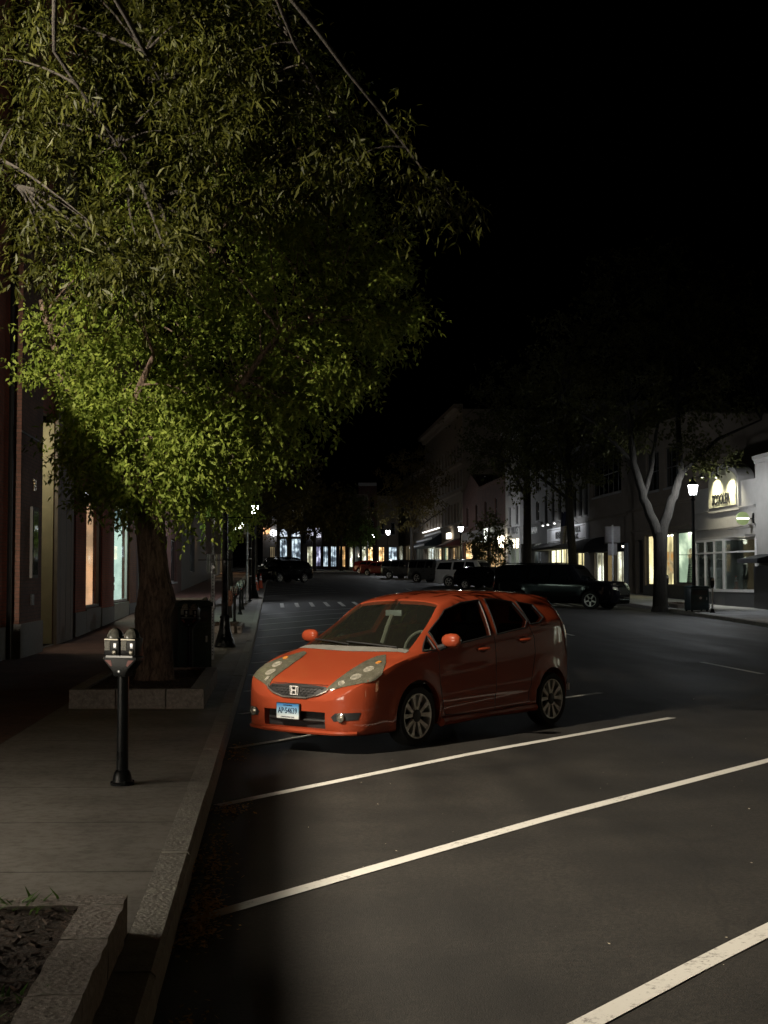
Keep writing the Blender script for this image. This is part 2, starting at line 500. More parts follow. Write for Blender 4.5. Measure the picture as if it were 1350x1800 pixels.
def text_mesh(name, s, size, mat, parent, M, depth=.004, align='CENTER', bold=0.0, sx=1.0):
    cu = bpy.data.curves.new(name, 'FONT'); cu.body = s; cu.size = size; cu.extrude = depth; cu.align_x = align; cu.align_y = 'CENTER'
    cu.offset = bold; cu.resolution_u = 2
    ob = bpy.data.objects.new(name, cu); C.objects.link(ob)
    dg = bpy.context.evaluated_depsgraph_get()
    me = bpy.data.meshes.new_from_object(ob.evaluated_get(dg))
    bpy.data.objects.remove(ob)
    me.materials.clear(); me.materials.append(mat)
    me.transform(M @ Matrix.Diagonal((sx, 1, 1, 1)))
    o = bpy.data.objects.new(name, me); C.objects.link(o)
    if parent: o.parent = parent
    return o

def quads_obj(name, V, mat, parent=None, nper=4):
    """a mesh of loose polygons from an array (n, nper, 3)"""
    n = len(V)
    me = bpy.data.meshes.new(name)
    me.vertices.add(n * nper); me.vertices.foreach_set("co", np.ascontiguousarray(V, dtype=np.float32).ravel())
    me.loops.add(n * nper); me.loops.foreach_set("vertex_index", np.arange(n * nper, dtype=np.int32))
    me.polygons.add(n); me.polygons.foreach_set("loop_start", np.arange(0, n * nper, nper, dtype=np.int32))
    me.update(calc_edges=True); me.validate()
    me.materials.append(mat)
    o = bpy.data.objects.new(name, me); C.objects.link(o)
    if parent: o.parent = parent
    return o

# ------------------------------------------------------------------ ground, road, kerbs, pavements
def street_obj(o):
    o.location = (UO, 0, 0); o.rotation_euler = (0, 0, PHI); return o

VS = list(np.concatenate([np.arange(-16, 30, 2.0), np.arange(30, 44, 1.0), np.arange(44, 262, 6.0)]))

def sheet(name, us, vs, zf, mat):
    m = MB()
    nu = len(us)
    vv = [(u, v, zf(u, v)) for v in vs for u in us]
    ff = [(j * nu + i, j * nu + i + 1, (j + 1) * nu + i + 1, (j + 1) * nu + i) for j in range(len(vs) - 1) for i in range(nu - 1)]
    m.add(vv, ff)
    o = street_obj(m.build(name, mat, smooth=True, sharp=60))
    return tag(o, kind='structure')

sheet("ground", [-600, -200, -60, -20, 40, 80, 200, 600], [-300, -100, -20, 10, 30, 36, 42, 100, 160, 262, 400, 900], lambda u, v: prof(min(v, 400)) - .45, M_EARTH)
US = [0, .15, .3, .6, 1, 1.7, 2.4, 3.2, 4, 5, 6.5, 8.2, 10, 12, 14, 15.5, ROAD_W]
sheet("road", US, VS, lambda u, v: prof(v) + cross(u), M_ASPH)
# cross street beyond the first blocks, reaching left and right where the street bends
sheet("cross_road", [-40, -20, -4.75], [158, 170, 182, 194, 206], lambda u, v: prof(v) - .05, M_ASPH)

def strip(name, u0, u1, vs, mat, dz=0.0):
    return sheet(name, [u0, u1], vs, lambda u, v: gz(u - .001 if u <= 0 else u + .001, v) + dz, mat)
strip("paved_walk", -4.9, -2.1, VS, M_PAVER, -.004)
strip("pavement", -2.1, -.17, VS, M_CONC)
strip("far_pavement", ROAD_W + .17, 20.4, VS, M_CONC_R)

def kerb(name, u0, u1):
    m = MB()
    v = -16.0
    k = 0
    r = random.Random(3)
    while v < 200:
        L_ = 2.4 if v < 60 else 6.0
        d = r.uniform(-.006, .006)
        a, b = v + .006, v + L_ - .006
        z0a, z0b = prof(a) - .35, prof(b) - .35
        uu = u0 if u0 < 1 else u0
        ta = gz(-.001 if u0 < 1 else ROAD_W + .001, a) + d; tb = gz(-.001 if u0 < 1 else ROAD_W + .001, b) + d
        e = .012
        s = 1 if u0 < 1 else -1
        vs = []
        for vv, z0, zt in ((a, z0a, ta), (b, z0b, tb)):
            if s == 1: prof_ = [(u0, z0), (u1 + .015, z0), (u1, zt - .02), (u1 - .02, zt), (u0, zt + .002)]
            else: prof_ = [(u1, z0), (u0 - .015, z0), (u0, zt - .02), (u0 + .02, zt), (u1, zt + .002)]
            vs += [(u + (r.uniform(-.004, .004)), vv, z) for u, z in prof_]
        n = 5
        m.add(vs, [tuple(range(n)), tuple(range(2 * n - 1, n - 1, -1))] + [(i, i + n, (i + 1) % n + n, (i + 1) % n) for i in range(n)])
        v += L_
    o = street_obj(m.build(name, M_KERB))
    return tag(o, kind='structure')
kerb("kerb", -.17, 0.0)
kerb("kerb_far", ROAD_W, ROAD_W + .17)

# painted lines follow the road surface
def line_strip(p0, p1, width, name="road_marking", n=None):
    (u0, v0), (u1, v1) = p0, p1
    d = Vector((u1 - u0, v1 - v0)); L_ = d.length; d.normalize(); nn = Vector((-d.y, d.x)) * width / 2
    n = n or max(2, int(L_ / .5))
    vs, fs = [], []
    for i in range(n + 1):
        t = i / n
        u, v = u0 + (u1 - u0) * t, v0 + (v1 - v0) * t
        for sgn in (1, -1):
            uu, vv = u + nn.x * sgn, v + nn.y * sgn
            vs.append((uu, vv, prof(vv) + cross(uu) + .005))
    for i in range(n): fs.append((2 * i, 2 * i + 1, 2 * i + 3, 2 * i + 2))
    o = street_obj(MB().add(vs, fs).build(name, M_LINE))
    return tag(o, kind='structure')
LD = Vector((.633, .774)).normalized()
du, dv = LD.x * ct + LD.y * st, -LD.x * st + LD.y * ct
for k in range(-2, 13):
    v0 = 10.45 + 3.5 * k
    ln = 7.3 if k < 8 else 6.4
    line_strip((.06, v0), (.06 + du * ln, v0 + dv * ln), .115)
for k in range(7, 14):           # stalls further up, where the dark cars stand
    v0 = 66 + 4.0 * (k - 7) + 8
    line_strip((.1, v0), (.1 + du * 6, v0 + dv * 6), .12)
for k in range(5):
    a = 22.6 + 14.6 * k
    line_strip((8.75, a), (8.75, a + 3.3), .11)
for k in range(24):              # ladder crossing
    u = .9 + .66 * k
    if u < 16: line_strip((u, 58.6), (u, 63.4), .17)

# raised beds of rough granite blocks
def bed(name, u0, u1, v0, v1, h, th, label, group=None, seed=1, jag=.004):
    base = gz((u0 + u1) / 2, (v0 + v1) / 2)
    root = thing(name, label, "tree bed", S(0, 0, 0), PHI, group)
    r = random.Random(seed)
    def blocks(a, b, horiz, c0, c1):
        x = a
        while x < b - .05:
            L_ = min(r.uniform(.5, .95), b - x)
            if b - x - L_ < .25: L_ = b - x
            m = MB()
            nx, ny, nz = max(2, int(L_ / .09)), 3, 3
            # subdivided rough block
            P = {}
            def pt(i, j, k):
                key = (i, j, k)
                if key not in P:
                    p = [x + .006 + (L_ - .012) * i / nx, c0 + (c1 - c0) * j / ny, gz(-.5, v0) - .1 + (h + .1) * k / nz]
                    for q in range(3): p[q] += r.uniform(-jag, jag) * (.5 if q == 2 else 1)
                    P[key] = len(vs); vs.append((p[0], p[1], p[2]) if horiz else (p[1], p[0], p[2]))
                return P[key]
            vs, fs = [], []
            for i in range(nx):
                for j in range(ny):
                    fs.append((pt(i, j, nz), pt(i + 1, j, nz), pt(i + 1, j + 1, nz), pt(i, j + 1, nz)))
                for k in range(nz):
                    fs.append((pt(i, 0, k), pt(i + 1, 0, k), pt(i + 1, 0, k + 1), pt(i, 0, k + 1)))
                    fs.append((pt(i, ny, k), pt(i + 1, ny, k), pt(i + 1, ny, k + 1), pt(i, ny, k + 1)))
            for j in range(ny):
                for k in range(nz):
                    fs.append((pt(0, j, k), pt(0, j + 1, k), pt(0, j + 1, k + 1), pt(0, j, k + 1)))
                    fs.append((pt(nx, j, k), pt(nx, j + 1, k), pt(nx, j + 1, k + 1), pt(nx, j, k + 1)))
            m.add(vs, fs).build("granite_block", M_GRAN, root, smooth=True, sharp=35)
            x += L_
    blocks(u0, u1, True, v0, v0 + th)
    blocks(u0, u1, True, v1 - th, v1)
    blocks(v0 + th, v1 - th, False, u0, u0 + th)
    blocks(v0 + th, v1 - th, False, u1 - th, u1)
    # mulch surface with relief
    nu, nv = max(4, int((u1 - u0) / .08)), max(4, int((v1 - v0) / .08))
    vs = [(u0 + th * .5 + (u1 - u0 - th) * i / nu, v0 + th * .5 + (v1 - v0 - th) * j / nv, base + h * .84 + r.uniform(-.007, .007)) for j in range(nv + 1) for i in range(nu + 1)]
    fs = [(j * (nu + 1) + i, j * (nu + 1) + i + 1, (j + 1) * (nu + 1) + i + 1, (j + 1) * (nu + 1) + i) for j in range(nv) for i in range(nu)]
    MB().add(vs, fs).build("mulch_soil", M_MULCH, root, smooth=True, sharp=80)
    # loose chips
    n = int((u1 - u0) * (v1 - v0) * 320)
    cen = np.stack([rng.uniform(u0 + th, u1 - th, n), rng.uniform(v0 + th, v1 - th, n), np.full(n, base + h * .84 + .008)], 1)
    a = rng.normal(size=(n, 3)); a[:, 2] *= .35; a /= np.linalg.norm(a, axis=1)[:, None]
    b = np.cross(a, rng.normal(size=(n, 3))); b /= np.linalg.norm(b, axis=1)[:, None]
    L2 = rng.uniform(.008, .024, n)[:, None]; W2 = rng.uniform(.002, .006, n)[:, None]
    V = np.stack([cen - a * L2 - b * W2, cen + a * L2 - b * W2, cen + a * L2 + b * W2, cen - a * L2 + b * W2], 1)
    tag(quads_obj("bark_chips", V, pbr("bark_chip", (.075, .046, .03), .9, var=.5), root), kind='stuff')
    return root
bed("granite_tree_bed", -1.98, -.36, 16.75, 20.9, .235, .17, "rough granite block bed around the leaning bark trunk", "granite edged tree beds", 1)
bed("granite_planter", -2.6, -.17, -3.0, 6.2, .17, .19, "granite edged planter of bare mulch at the near left corner", "granite edged tree beds", 2)
bed("granite_tree_bed", -1.75, -.38, 38.2, 42.0, .2, .16, "small granite tree bed between two parking meters beyond the dark bin", "granite edged tree beds", 3)
bed("granite_tree_bed", 16.75, 18.1, 54.0, 57.4, .18, .18, "low granite tree bed under the forked tree across the street", "granite edged tree beds", 4)

# weeds in the planter, leaves and petals in the gutter
def tuft(name, u, v, label, n=26, h=.12, spread=.12):
    z = gz(u, v)
    V = []
    for i in range(n):
        a = random.uniform(0, 2 * PI); b0 = Vector((random.gauss(0, spread), random.gauss(0, spread * .4), .11))
        L_ = random.uniform(.5, 1) * h; dr = Vector((math.cos(a) * .5, math.sin(a) * .5, 1)).normalized(); sd = Vector((-math.sin(a), math.cos(a), 0)) * .006
        p1 = b0 + dr * L_ * .6; p2 = b0 + dr * L_ + Vector((math.cos(a), math.sin(a), -.3)) * L_ * .35
        V.append([b0 - sd, p1 - sd * 1.2, p2, p1 + sd * 1.2])
    o = quads_obj(name, np.array([[list(q) for q in r] for r in V]), leafmat("weed_leaf", (.05, .10, .02), (.09, .16, .035)))
    o.location = S(u, v, z); o.rotation_euler = (0, 0, PHI)
    return tag(o, label, "weed", "weeds growing at the planter edge")
tuft("weed", -.62, 6.05, "green weed tuft at the far edge of the mulch planter", 46, .13, .12)
tuft("weed", -.42, 4.75, "weed sprig by the planter's granite edge in the near corner", 22, .1, .06)
tuft("weed", -.40, 4.55, "second weed sprig low on the planter's granite edge", 20, .09, .05)

def litter(name, n, cfun, smin, smax, mat):
    cen, S1 = [], []
    for i in range(n):
        u, v = cfun()
        zz = gz(max(u, .001), v) + .008
        cen.append((u, v, zz + random.uniform(0, .012)))
    cen = np.array(cen)
    a = rng.normal(size=(n, 3)); a[:, 2] *= .25; a /= np.linalg.norm(a, axis=1)[:, None]
    b = np.cross(a, np.array([0, 0, 1.0]) + rng.normal(size=(n, 3)) * .25); b /= np.linalg.norm(b, axis=1)[:, None]
    L2 = rng.uniform(smin, smax, n)[:, None]; W2 = L2 * rng.uniform(.3, .6, n)[:, None]
    V = np.stack([cen - a * L2, cen - b * W2, cen + a * L2, cen + b * W2], 1)
    return tag(street_obj(quads_obj(name, V, mat)), kind='stuff')
PILES = [(.12, 7.2, .05, .30), (.10, 6.8, .06, .22), (.12, 8.2, .07, .3), (.15, 10.2, .07, .16), (.17, 5.3, .06, .14), (.1, 9.0, .04, .35), (.15, 13.6, .06, .3)]
def pile():
    u, v, a, b = random.choices(PILES, [6, 5, 4, 3, 1, 2, 2])[0]
    return abs(random.gauss(u, a)), random.gauss(v, b)
litter("fallen_leaves", 1500, pile, .008, .022, leafmat("dead_leaf", (.42, .22, .05), (.75, .45, .13), .1))
litter("fallen_petals", 200, lambda: (random.uniform(.1, 9), random.uniform(3.5, 26)), .004, .010, pbr("petal", (.6, .55, .42), .8))

# ------------------------------------------------------------------ vehicles
def pch(xs, ys):
    """monotone cubic interpolation"""
    xs = np.array(xs, float); ys = np.array(ys, float)
    h = np.diff(xs); d = np.diff(ys) / h
    m = np.zeros(len(xs)); m[0], m[-1] = d[0], d[-1]
    for i in range(1, len(xs) - 1):
        if d[i - 1] * d[i] > 0:
            w1, w2 = 2 * h[i] + h[i - 1], h[i] + 2 * h[i - 1]
            m[i] = (w1 + w2) / (w1 / d[i - 1] + w2 / d[i])
    def f(x):
        x = np.clip(x, xs[0], xs[-1]); i = np.clip(np.searchsorted(xs, x) - 1, 0, len(h) - 1)
        t = (x - xs[i]) / h[i]
        return (2 * t**3 - 3 * t**2 + 1) * ys[i] + (t**3 - 2 * t**2 + t) * h[i] * m[i] + (-2 * t**3 + 3 * t**2) * ys[i + 1] + (t**3 - t**2) * h[i] * m[i + 1]
    return f

class Body:
    """car body: x runs back from the nose, y to the sides, z up"""
    def __init__(s, L, T, wheels, wr, flare=.016, crease=True):
        s.L, s.wheels, s.wr, s.flare, s.crease = L, wheels, wr, flare, crease
        s.f = {k: pch(*zip(*v)) for k, v in T.items()}
    def section(s, x, inset=0.0):
        zb, w, zs, yr, zr, zt = (float(s.f[k](x)) for k in ("zb", "w", "zs", "yr", "zr", "zt"))
        if inset:
            zb += inset; zt -= inset; w -= inset; yr -= inset; zs = min(zs, zt); zr = min(zr - inset * .4, zt)
        h = zs - zb
        pts = [(0, zb), (w * .82, zb), (w * .955, zb + .025 * min(1, h / .3)), (w * .982, zb + .13 * h), (w * .998, zb + .36 * h), (w, zb + .6 * h), (w * .992, zb + .84 * h), (w * .968, zs)]
        y0, z0 = w * .968, zs
        for t in (.35, .7): pts.append((y0 + (yr - y0) * t + .022 * math.sin(t * PI) * min(1, (zr - zs) / .3 if zr > zs else 0), z0 + (zr - z0) * t))
        pts += [(yr, zr), (yr * .93, zr + .42 * (zt - zr)), (yr * .74, zr + .74 * (zt - zr)), (yr * .4, zr + .94 * (zt - zr)), (0, zt)]
        return pts
    def ring(s, x, m, inset=0.0):
        P = np.array(s.section(x, inset))
        d = np.concatenate([[0], np.cumsum(np.linalg.norm(np.diff(P, axis=0), axis=1) + 1e-6)])
        # spread samples by key-point index so rows line up along the car
        t = np.linspace(0, len(P) - 1, m)
        yy = pch(range(len(P)), P[:, 0])(t); zz = pch(range(len(P)), P[:, 1])(t)
        if not inset:
            for i in range(m):
                for cx in s.wheels:
                    r = math.hypot(x - cx, zz[i] - s.wr)
                    if yy[i] > .5 and zz[i] < s.f["zs"](x) + .02: yy[i] += s.flare * math.exp(-((r - s.wr - .06) / .055) ** 2)
                if s.crease and yy[i] > .5 and s.wheels[0] + .4 < x < s.wheels[1] + .1:
                    zc = .36 + .10 * (x - s.wheels[0]) / 2.5
                    yy[i] -= .014 * math.exp(-((zz[i] - zc + .03) / .05) ** 2) - .008 * math.exp(-((zz[i] - zc - .05) / .04) ** 2)
                    z2 = .80 + .07 * (x - s.wheels[0]) / 2.5
                    yy[i] += .006 * math.exp(-((zz[i] - z2) / .03) ** 2)
        return yy, zz
    def mesh(s, nx=120, m=40, x0=0.0, x1=None, inset=0.0):
        x1 = s.L if x1 is None else x1
        t = np.linspace(0, 1, nx)
        xs = x0 + (x1 - x0) * (t if inset else (.5 - .5 * np.cos(PI * t)) * .55 + t * .45)
        mb = MB(); nr = 2 * m - 2
        V = []
        for x in xs:
            y, z = s.ring(x, m, inset)
            V += [(x, y[i], z[i]) for i in range(m)] + [(x, -y[i], z[i]) for i in range(m - 2, 0, -1)]
        Fc = [(a * nr + k, a * nr + (k + 1) % nr, (a + 1) * nr + (k + 1) % nr, (a + 1) * nr + k) for a in range(nx - 1) for k in range(nr)]
        Fc.append(tuple(range(nr))); Fc.append(tuple((nx - 1) * nr + k for k in range(nr - 1, -1, -1)))
        return mb.add(V, Fc)

def boolean(o, cutters, op='DIFFERENCE'):
    for c in cutters:
        c.parent = o.parent
        md = o.modifiers.new("b", 'BOOLEAN'); md.operation = op; md.object = c; md.solver = 'EXACT'
    dg = bpy.context.evaluated_depsgraph_get(); dg.update()
    me = bpy.data.meshes.new_from_object(o.evaluated_get(dg))
    o.modifiers.clear(); old = o.data; o.data = me; bpy.data.meshes.remove(old)
    for c in cutters: bpy.data.objects.remove(c)
    me.polygons.foreach_set("use_smooth", [True] * len(me.polygons)); me.set_sharp_from_angle(angle=R(32))
    return o

def patch(name, bvh, poly, to3, d, mat, parent, off=.004, g=.04, thick=0.0, both=False):
    """outline poly (2D) cast through to3() along d onto the body; both: mirrored copy as a second object"""
    P = [Vector(p) for p in poly]
    # densify the border
    B = []
    for i, p in enumerate(P):
        q = P[(i + 1) % len(P)]; n = max(1, int((q - p).length / g))
        B += [p + (q - p) * k / n for k in range(n)]
    nb = len(B)
    xs = [p.x for p in B]; ys = [p.y for p in B]
    I = []
    x = min(xs) + g / 2
    while x < max(xs):
        y = min(ys) + g / 2
        while y < max(ys):
            pt = Vector((x, y)); c = False; near = False
            for i in range(nb):
                a, b_ = B[i], B[(i + 1) % nb]
                if (a - pt).length < g * .45: near = True
                if (a.y > y) != (b_.y > y) and x < (b_.x - a.x) * (y - a.y) / (b_.y - a.y) + a.x: c = not c
            if c and not near: I.append(pt)
            y += g
        x += g
    r = delaunay_2d_cdt(B + I, [(i, (i + 1) % nb) for i in range(nb)], [], 1, 1e-6)
    vs2, fs = r[0], r[2]
    d0 = d
    if d is not None: d = Vector(d).normalized()
    V, last = [], 13.0
    for p in vs2:
        if d0 is None:
            o, d = to3(p.x, p.y)
            h = bvh.ray_cast(o, d)
            if h[0] is None: h = bvh.find_nearest(o + d * last)
            last = (h[0] - o).length
        else:
            o = Vector(to3(p.x, p.y)) - d * 2.0
            h = bvh.ray_cast(o, d)
            if h[0] is None: h = bvh.find_nearest(o + d * 2.0)
        nrm = h[1]
        if nrm.dot(d) > 0: nrm = -nrm
        V.append(h[0] + nrm * off)
    objs = []
    for sgn in ((1, -1) if both else (1,)):
        vv = [(p.x, p.y * sgn, p.z) for p in V]
        mb = MB(); mb.add(vv, [tuple(f) for f in fs])
        o = mb.build(name, mat, parent, smooth=True, sharp=50)
        # orient outwards
        objs.append(o)
    return objs[0] if not both else objs

def bvh_of(mb):
    return BVHTree.FromPolygons([Vector(p) for p in mb.v], mb.f)

def make_wheel(name, parent, x, y, r, side, spokes='alloy', width=.19, rr=.70):
    """wheel centre at (x, y, r); side = +1 or -1, the way its face looks"""
    M = Matrix.Translation((x, y, r)) @ Matrix.Rotation(-PI / 2 * side, 4, 'X')
    wroot = MB()
    rim = r * rr
    wroot.lathe([(rim * 1.0, -width / 2), (r * .93, -width / 2), (r * .985, -width / 2 + .03), (r, -width / 4), (r, width / 4), (r * .985, width / 2 - .03), (r * .93, width / 2), (rim * 1.03, width / 2 - .004), (rim, width / 2 - .02), (rim, -width / 2 + .01)], 40, M)
    tyre = wroot.build(name, M_RUBBER, parent, smooth=True, sharp=50)
    MB().lathe([(rim * 1.0, width / 2 - .012), (rim * 1.0, width / 2 - .002), (rim * .95, width / 2 - .004), (rim * .93, width / 2 - .05), (rim * .9, -width / 2 + .02), (.01, -width / 2 + .02)], 36, M, cap=(False, True)).build("rim", M_ALLOY if spokes else M_ALLOY_D, tyre, smooth=True, sharp=30)
    MB().lathe([(rim * .9, width / 2 - .085), (.01, width / 2 - .085)], 30, M).build("wheel_well_disc", M_ALLOY_D, tyre)
    m = MB()
    zf = width / 2 - .012
    ns = 5
    for k in range(ns):
        for s2 in ((-1, 1) if spokes == 'twin' else (0,)):
            a = 2 * PI * k / ns + .3
            a1 = a + s2 * .30; a0 = a + s2 * .16
            wi, wo = (.017, .026) if spokes == 'twin' else (.04, .032)
            p0 = Vector((math.cos(a0), math.sin(a0), 0)) * rim * .22; p1 = Vector((math.cos(a1), math.sin(a1), 0)) * rim * .96
            pm = (p0 + p1) / 2
            t = (p1 - p0).normalized(); nn = Vector((-t.y, t.x, 0))
            row = []
            for p, ww, z in ((p0, wi, zf - .008), (pm, (wi + wo) * .42, zf - .004), (p1, wo, zf)):
                row.append([p - nn * ww + Vector((0, 0, z)), p + nn * ww + Vector((0, 0, z)), p + nn * ww * .9 + Vector((0, 0, z - .035)), p - nn * ww * .9 + Vector((0, 0, z - .035))])
            vs = [M @ q for rw in row for q in rw]
            fs = [(0, 1, 2, 3), (11, 10, 9, 8)]
            for j in range(2):
                for q in range(4): fs.append((j * 4 + q, j * 4 + (q + 1) % 4, (j + 1) * 4 + (q + 1) % 4, (j + 1) * 4 + q))
            m.add(vs, fs)
    m.build("spokes", M_ALLOY if spokes else M_ALLOY_D, tyre, smooth=True, sharp=30)
    MB().lathe([(.062, zf - .03), (.062, zf - .002), (.05, zf + .006), (.001, zf + .007)], 20, M).build("hub_cap", M_ALLOY_D if spokes != 'twin' else M_PLAST, tyre, smooth=True)
    return tyre

def car_root(name, label, cat, loc, heading, group=None):
    """heading: world direction the nose points to"""
    a = math.atan2(-heading[1], -heading[0])
    return thing(name, label, cat, loc, a, group)

# ---- the orange hatchback
FIT = dict(
    zb=[(0, .25), (.03, .175), (.12, .15), (.5, .16), (1.2, .185), (3.0, .19), (3.5, .22), (3.8, .26), (3.93, .34)],
    w=[(0, .40), (.015, .53), (.04, .615), (.09, .695), (.17, .765), (.3, .81), (.55, .835), (.9, .846), (2.0, .848), (3.0, .846), (3.4, .832), (3.62, .806), (3.78, .75), (3.88, .665), (3.93, .57)],
    zs=[(0, .48), (.03, .54), (.08, .605), (.16, .665), (.3, .745), (.45, .815), (.6, .862), (.86, .905), (1.16, .928), (1.6, .985), (2.06, 1.035), (2.75, 1.095), (3.12, 1.14), (3.4, 1.16), (3.6, 1.15), (3.75, 1.04), (3.85, .8), (3.93, .53)],
    yr=[(0, .25), (.04, .42), (.1, .50), (.2, .56), (.5, .64), (.70, .71), (.80, .735), (1.2, .65), (1.4, .608), (1.585, .568), (2.2, .565), (3.0, .565), (3.4, .565), (3.62, .565), (3.7, .56), (3.78, .56), (3.86, .54), (3.93, .42)],
    zr=[(0, .49), (.04, .56), (.1, .625), (.25, .715), (.45, .825), (.6, .875), (.72, .912), (.80, .925), (1.2, 1.14), (1.585, 1.385), (1.8, 1.425), (2.1, 1.45), (2.4, 1.468), (2.8, 1.466), (3.2, 1.458), (3.5, 1.438), (3.62, 1.42), (3.70, 1.37), (3.78, 1.16), (3.86, .82), (3.93, .535)],
    zt=[(0, .50), (.012, .56), (.035, .605), (.08, .645), (.2, .71), (.4, .80), (.6, .885), (.74, .938), (.80, .968), (1.1, 1.145), (1.35, 1.292), (1.585, 1.425), (1.8, 1.478), (2.1, 1.515), (2.4, 1.532), (2.8, 1.528), (3.2, 1.514), (3.5, 1.49), (3.65, 1.465), (3.71, 1.42), (3.78, 1.21), (3.86, .84), (3.93, .55)])
WB = (.80, 3.30)
WR = .302

for k_ in FIT: FIT[k_] = [(x - .1 * (1 - x / .6) if x < .6 else x, q) for x, q in FIT[k_]]
M_PAINT = pbr("orange_car_paint", (.30, .052, .021), .35, .0, var=.03, coat=1.0, spec=.15)
M_LENS = pbr("clouded_headlight_lens", (.15, .143, .11), .12, .2, var=.25, vscale=16, coat=1.0)
M_BOWL = pbr("lamp_reflector", (.44, .42, .35), .18, .4, var=.45, vscale=30)
M_RED_L = pbr("red_lamp_lens", (.25, .01, .01), .15, 0, var=.1, coat=1.0)

def orange_hatchback():
    loc = Vector((-.816, 13.50, 0))
    head = Vector((-.627, -.779))
    root = car_root("parked_car", "orange hatchback parked nose to the kerb in an angled stall", "car", (loc.x, loc.y, -.01), head)
    B = Body(3.93, FIT, WB, WR)
    mb = B.mesh(150, 52, -.1)
    bv = bvh_of(mb)
    body = mb.build("body", M_PAINT, root, smooth=True, sharp=40)
    # cutters: wheel arches, cabin, window openings, lower grille
    cut = []
    for cx in WB:
        c = MB().tube([(cx, -1.2, WR + .01), (cx, -.52, WR + .01)], WR + .045, 44); cut.append(c.build("cutter", M_PLAST))
        c = MB().tube([(cx, .52, WR + .01), (cx, 1.2, WR + .01)], WR + .045, 44); cut.append(c.build("cutter", M_PLAST))
    cut.append(B.mesh(60, 30, .80, 3.60, .05).build("cutter", M_INTER))
    front_q = [(.93, .928), (1.13, .942), (1.13, 1.075)]
    front_w = [(1.185, .952), (2.10, 1.05), (2.20, 1.428), (1.85, 1.40), (1.55, 1.33), (1.185, 1.11)]
    rear_w = [(2.22, 1.062), (2.78, 1.118), (2.88, 1.20), (2.80, 1.40), (2.5, 1.435), (2.31, 1.437)]
    quart = [(2.90, 1.152), (3.08, 1.166), (3.22, 1.22), (3.16, 1.365), (2.88, 1.40)]
    wins = (front_q, front_w, rear_w, quart)
    for p in wins: cut.append(MB().prism(p, -1.2, 1.2).build("cutter", M_PLAST))
    ws = [(.815, -.70), (.79, -.3), (.785, 0), (.79, .3), (.815, .70), (1.1, .645), (1.35, .59), (1.555, .53), (1.60, .3), (1.615, 0), (1.60, -.3), (1.555, -.53), (1.35, -.59), (1.1, -.645)]
    wc = MB(); n = len(ws)
    wc.add([(x, y, .935 if x > .9 else .90) for x, y in ws] + [(x, y, 1.9) for x, y in ws], [tuple(range(n)), tuple(range(2 * n - 1, n - 1, -1))] + [(i, i + n, (i + 1) % n + n, (i + 1) % n) for i in range(n)])
    cut.append(wc.build("cutter", M_PLAST))
    cut.append(MB().box((-.3, -.40, .215), (.03, .40, .375)).build("cutter", M_PLAST))
    boolean(body, cut)
    side = lambda a, b: (a, 1.0, b)
    for nm, p in zip(("quarter_window", "door_window", "door_window", "quarter_window"), wins):
        c = Vector((sum(q[0] for q in p) / len(p), sum(q[1] for q in p) / len(p)))
        pp = [tuple(c + (Vector(q) - c) * 1.03) for q in p]
        for o in patch(nm, bv, pp, lambda a, b: (a, 2.0, b), (0, -1, 0), M_SIDEGLASS, root, -.012, .06, both=True): pass
        # dark gasket
        for s_ in (1, -1):
            pts = []
            for i in range(len(p)):
                q0, q1 = Vector(p[i]), Vector(p[(i + 1) % len(p)])
                for k in range(6):
                    q = q0 + (q1 - q0) * k / 6
                    h = bv.ray_cast(Vector((q.x, 2, q.y)), Vector((0, -1, 0)))
                    if h[0]: pts.append((h[0].x, h[0].y * s_, h[0].z))
            MB().tube(pts + pts[:1], .010, 6, cap=False).build("window_seal", M_PLAST, root, smooth=True)
    top = lambda a, b: (a, b, 2.5)
    c = Vector((1.22, 0))
    patch("windscreen", bv, [tuple(c + (Vector(q) - c) * 1.02) for q in ws], top, (0, 0, -1), M_CARGLASS, root, -.010, .07)
    patch("cowl", bv, [(.70, -.3), (.745, -.72), (.815, -.715), (.795, -.3), (.79, 0), (.795, .3), (.815, .715), (.745, .72), (.70, .3), (.685, 0)], top, (0, 0, -1), pbr("grey_cowl", (.17, .165, .15), .6), root, .004, .04)
    # A pillar black edge along the windscreen
    # wipers
    for pts in ([(.80, -.58, 0), (.82, -.2, 0), (.845, .12, 0)], [(.80, .05, 0), (.85, .35, 0), (.90, .6, 0)]):
        pp = []
        for x, y, _ in pts:
            h = bv.ray_cast(Vector((x, y, 2.5)), Vector((0, 0, -1))); pp.append(h[0] + Vector((-.01, 0, .016)))
        MB().tube(pp, .009, 6).build("wiper", M_PLAST, root, smooth=True)
    # headlights
    Mi = (Matrix.Translation(root.location) @ Matrix.Rotation(root.rotation_euler.z, 4, 'Z')).inverted()
    c0_ = Mi @ Vector((0, 0, 1.65))
    def sight(a, b):
        dw = Vector(((a - 675) / F, 1, (1017 - b) / F))
        return c0_, (Mi.to_3x3() @ dw).normalized()
    zm = lambda pts: [(400 + x / 2.077, 1000 + y / 2.077) for x, y in pts]
    hp = zm([(358, 440), (400, 404), (450, 368), (500, 338), (545, 318), (578, 313), (578, 345), (562, 385), (535, 407), (480, 419), (420, 431), (380, 441)])
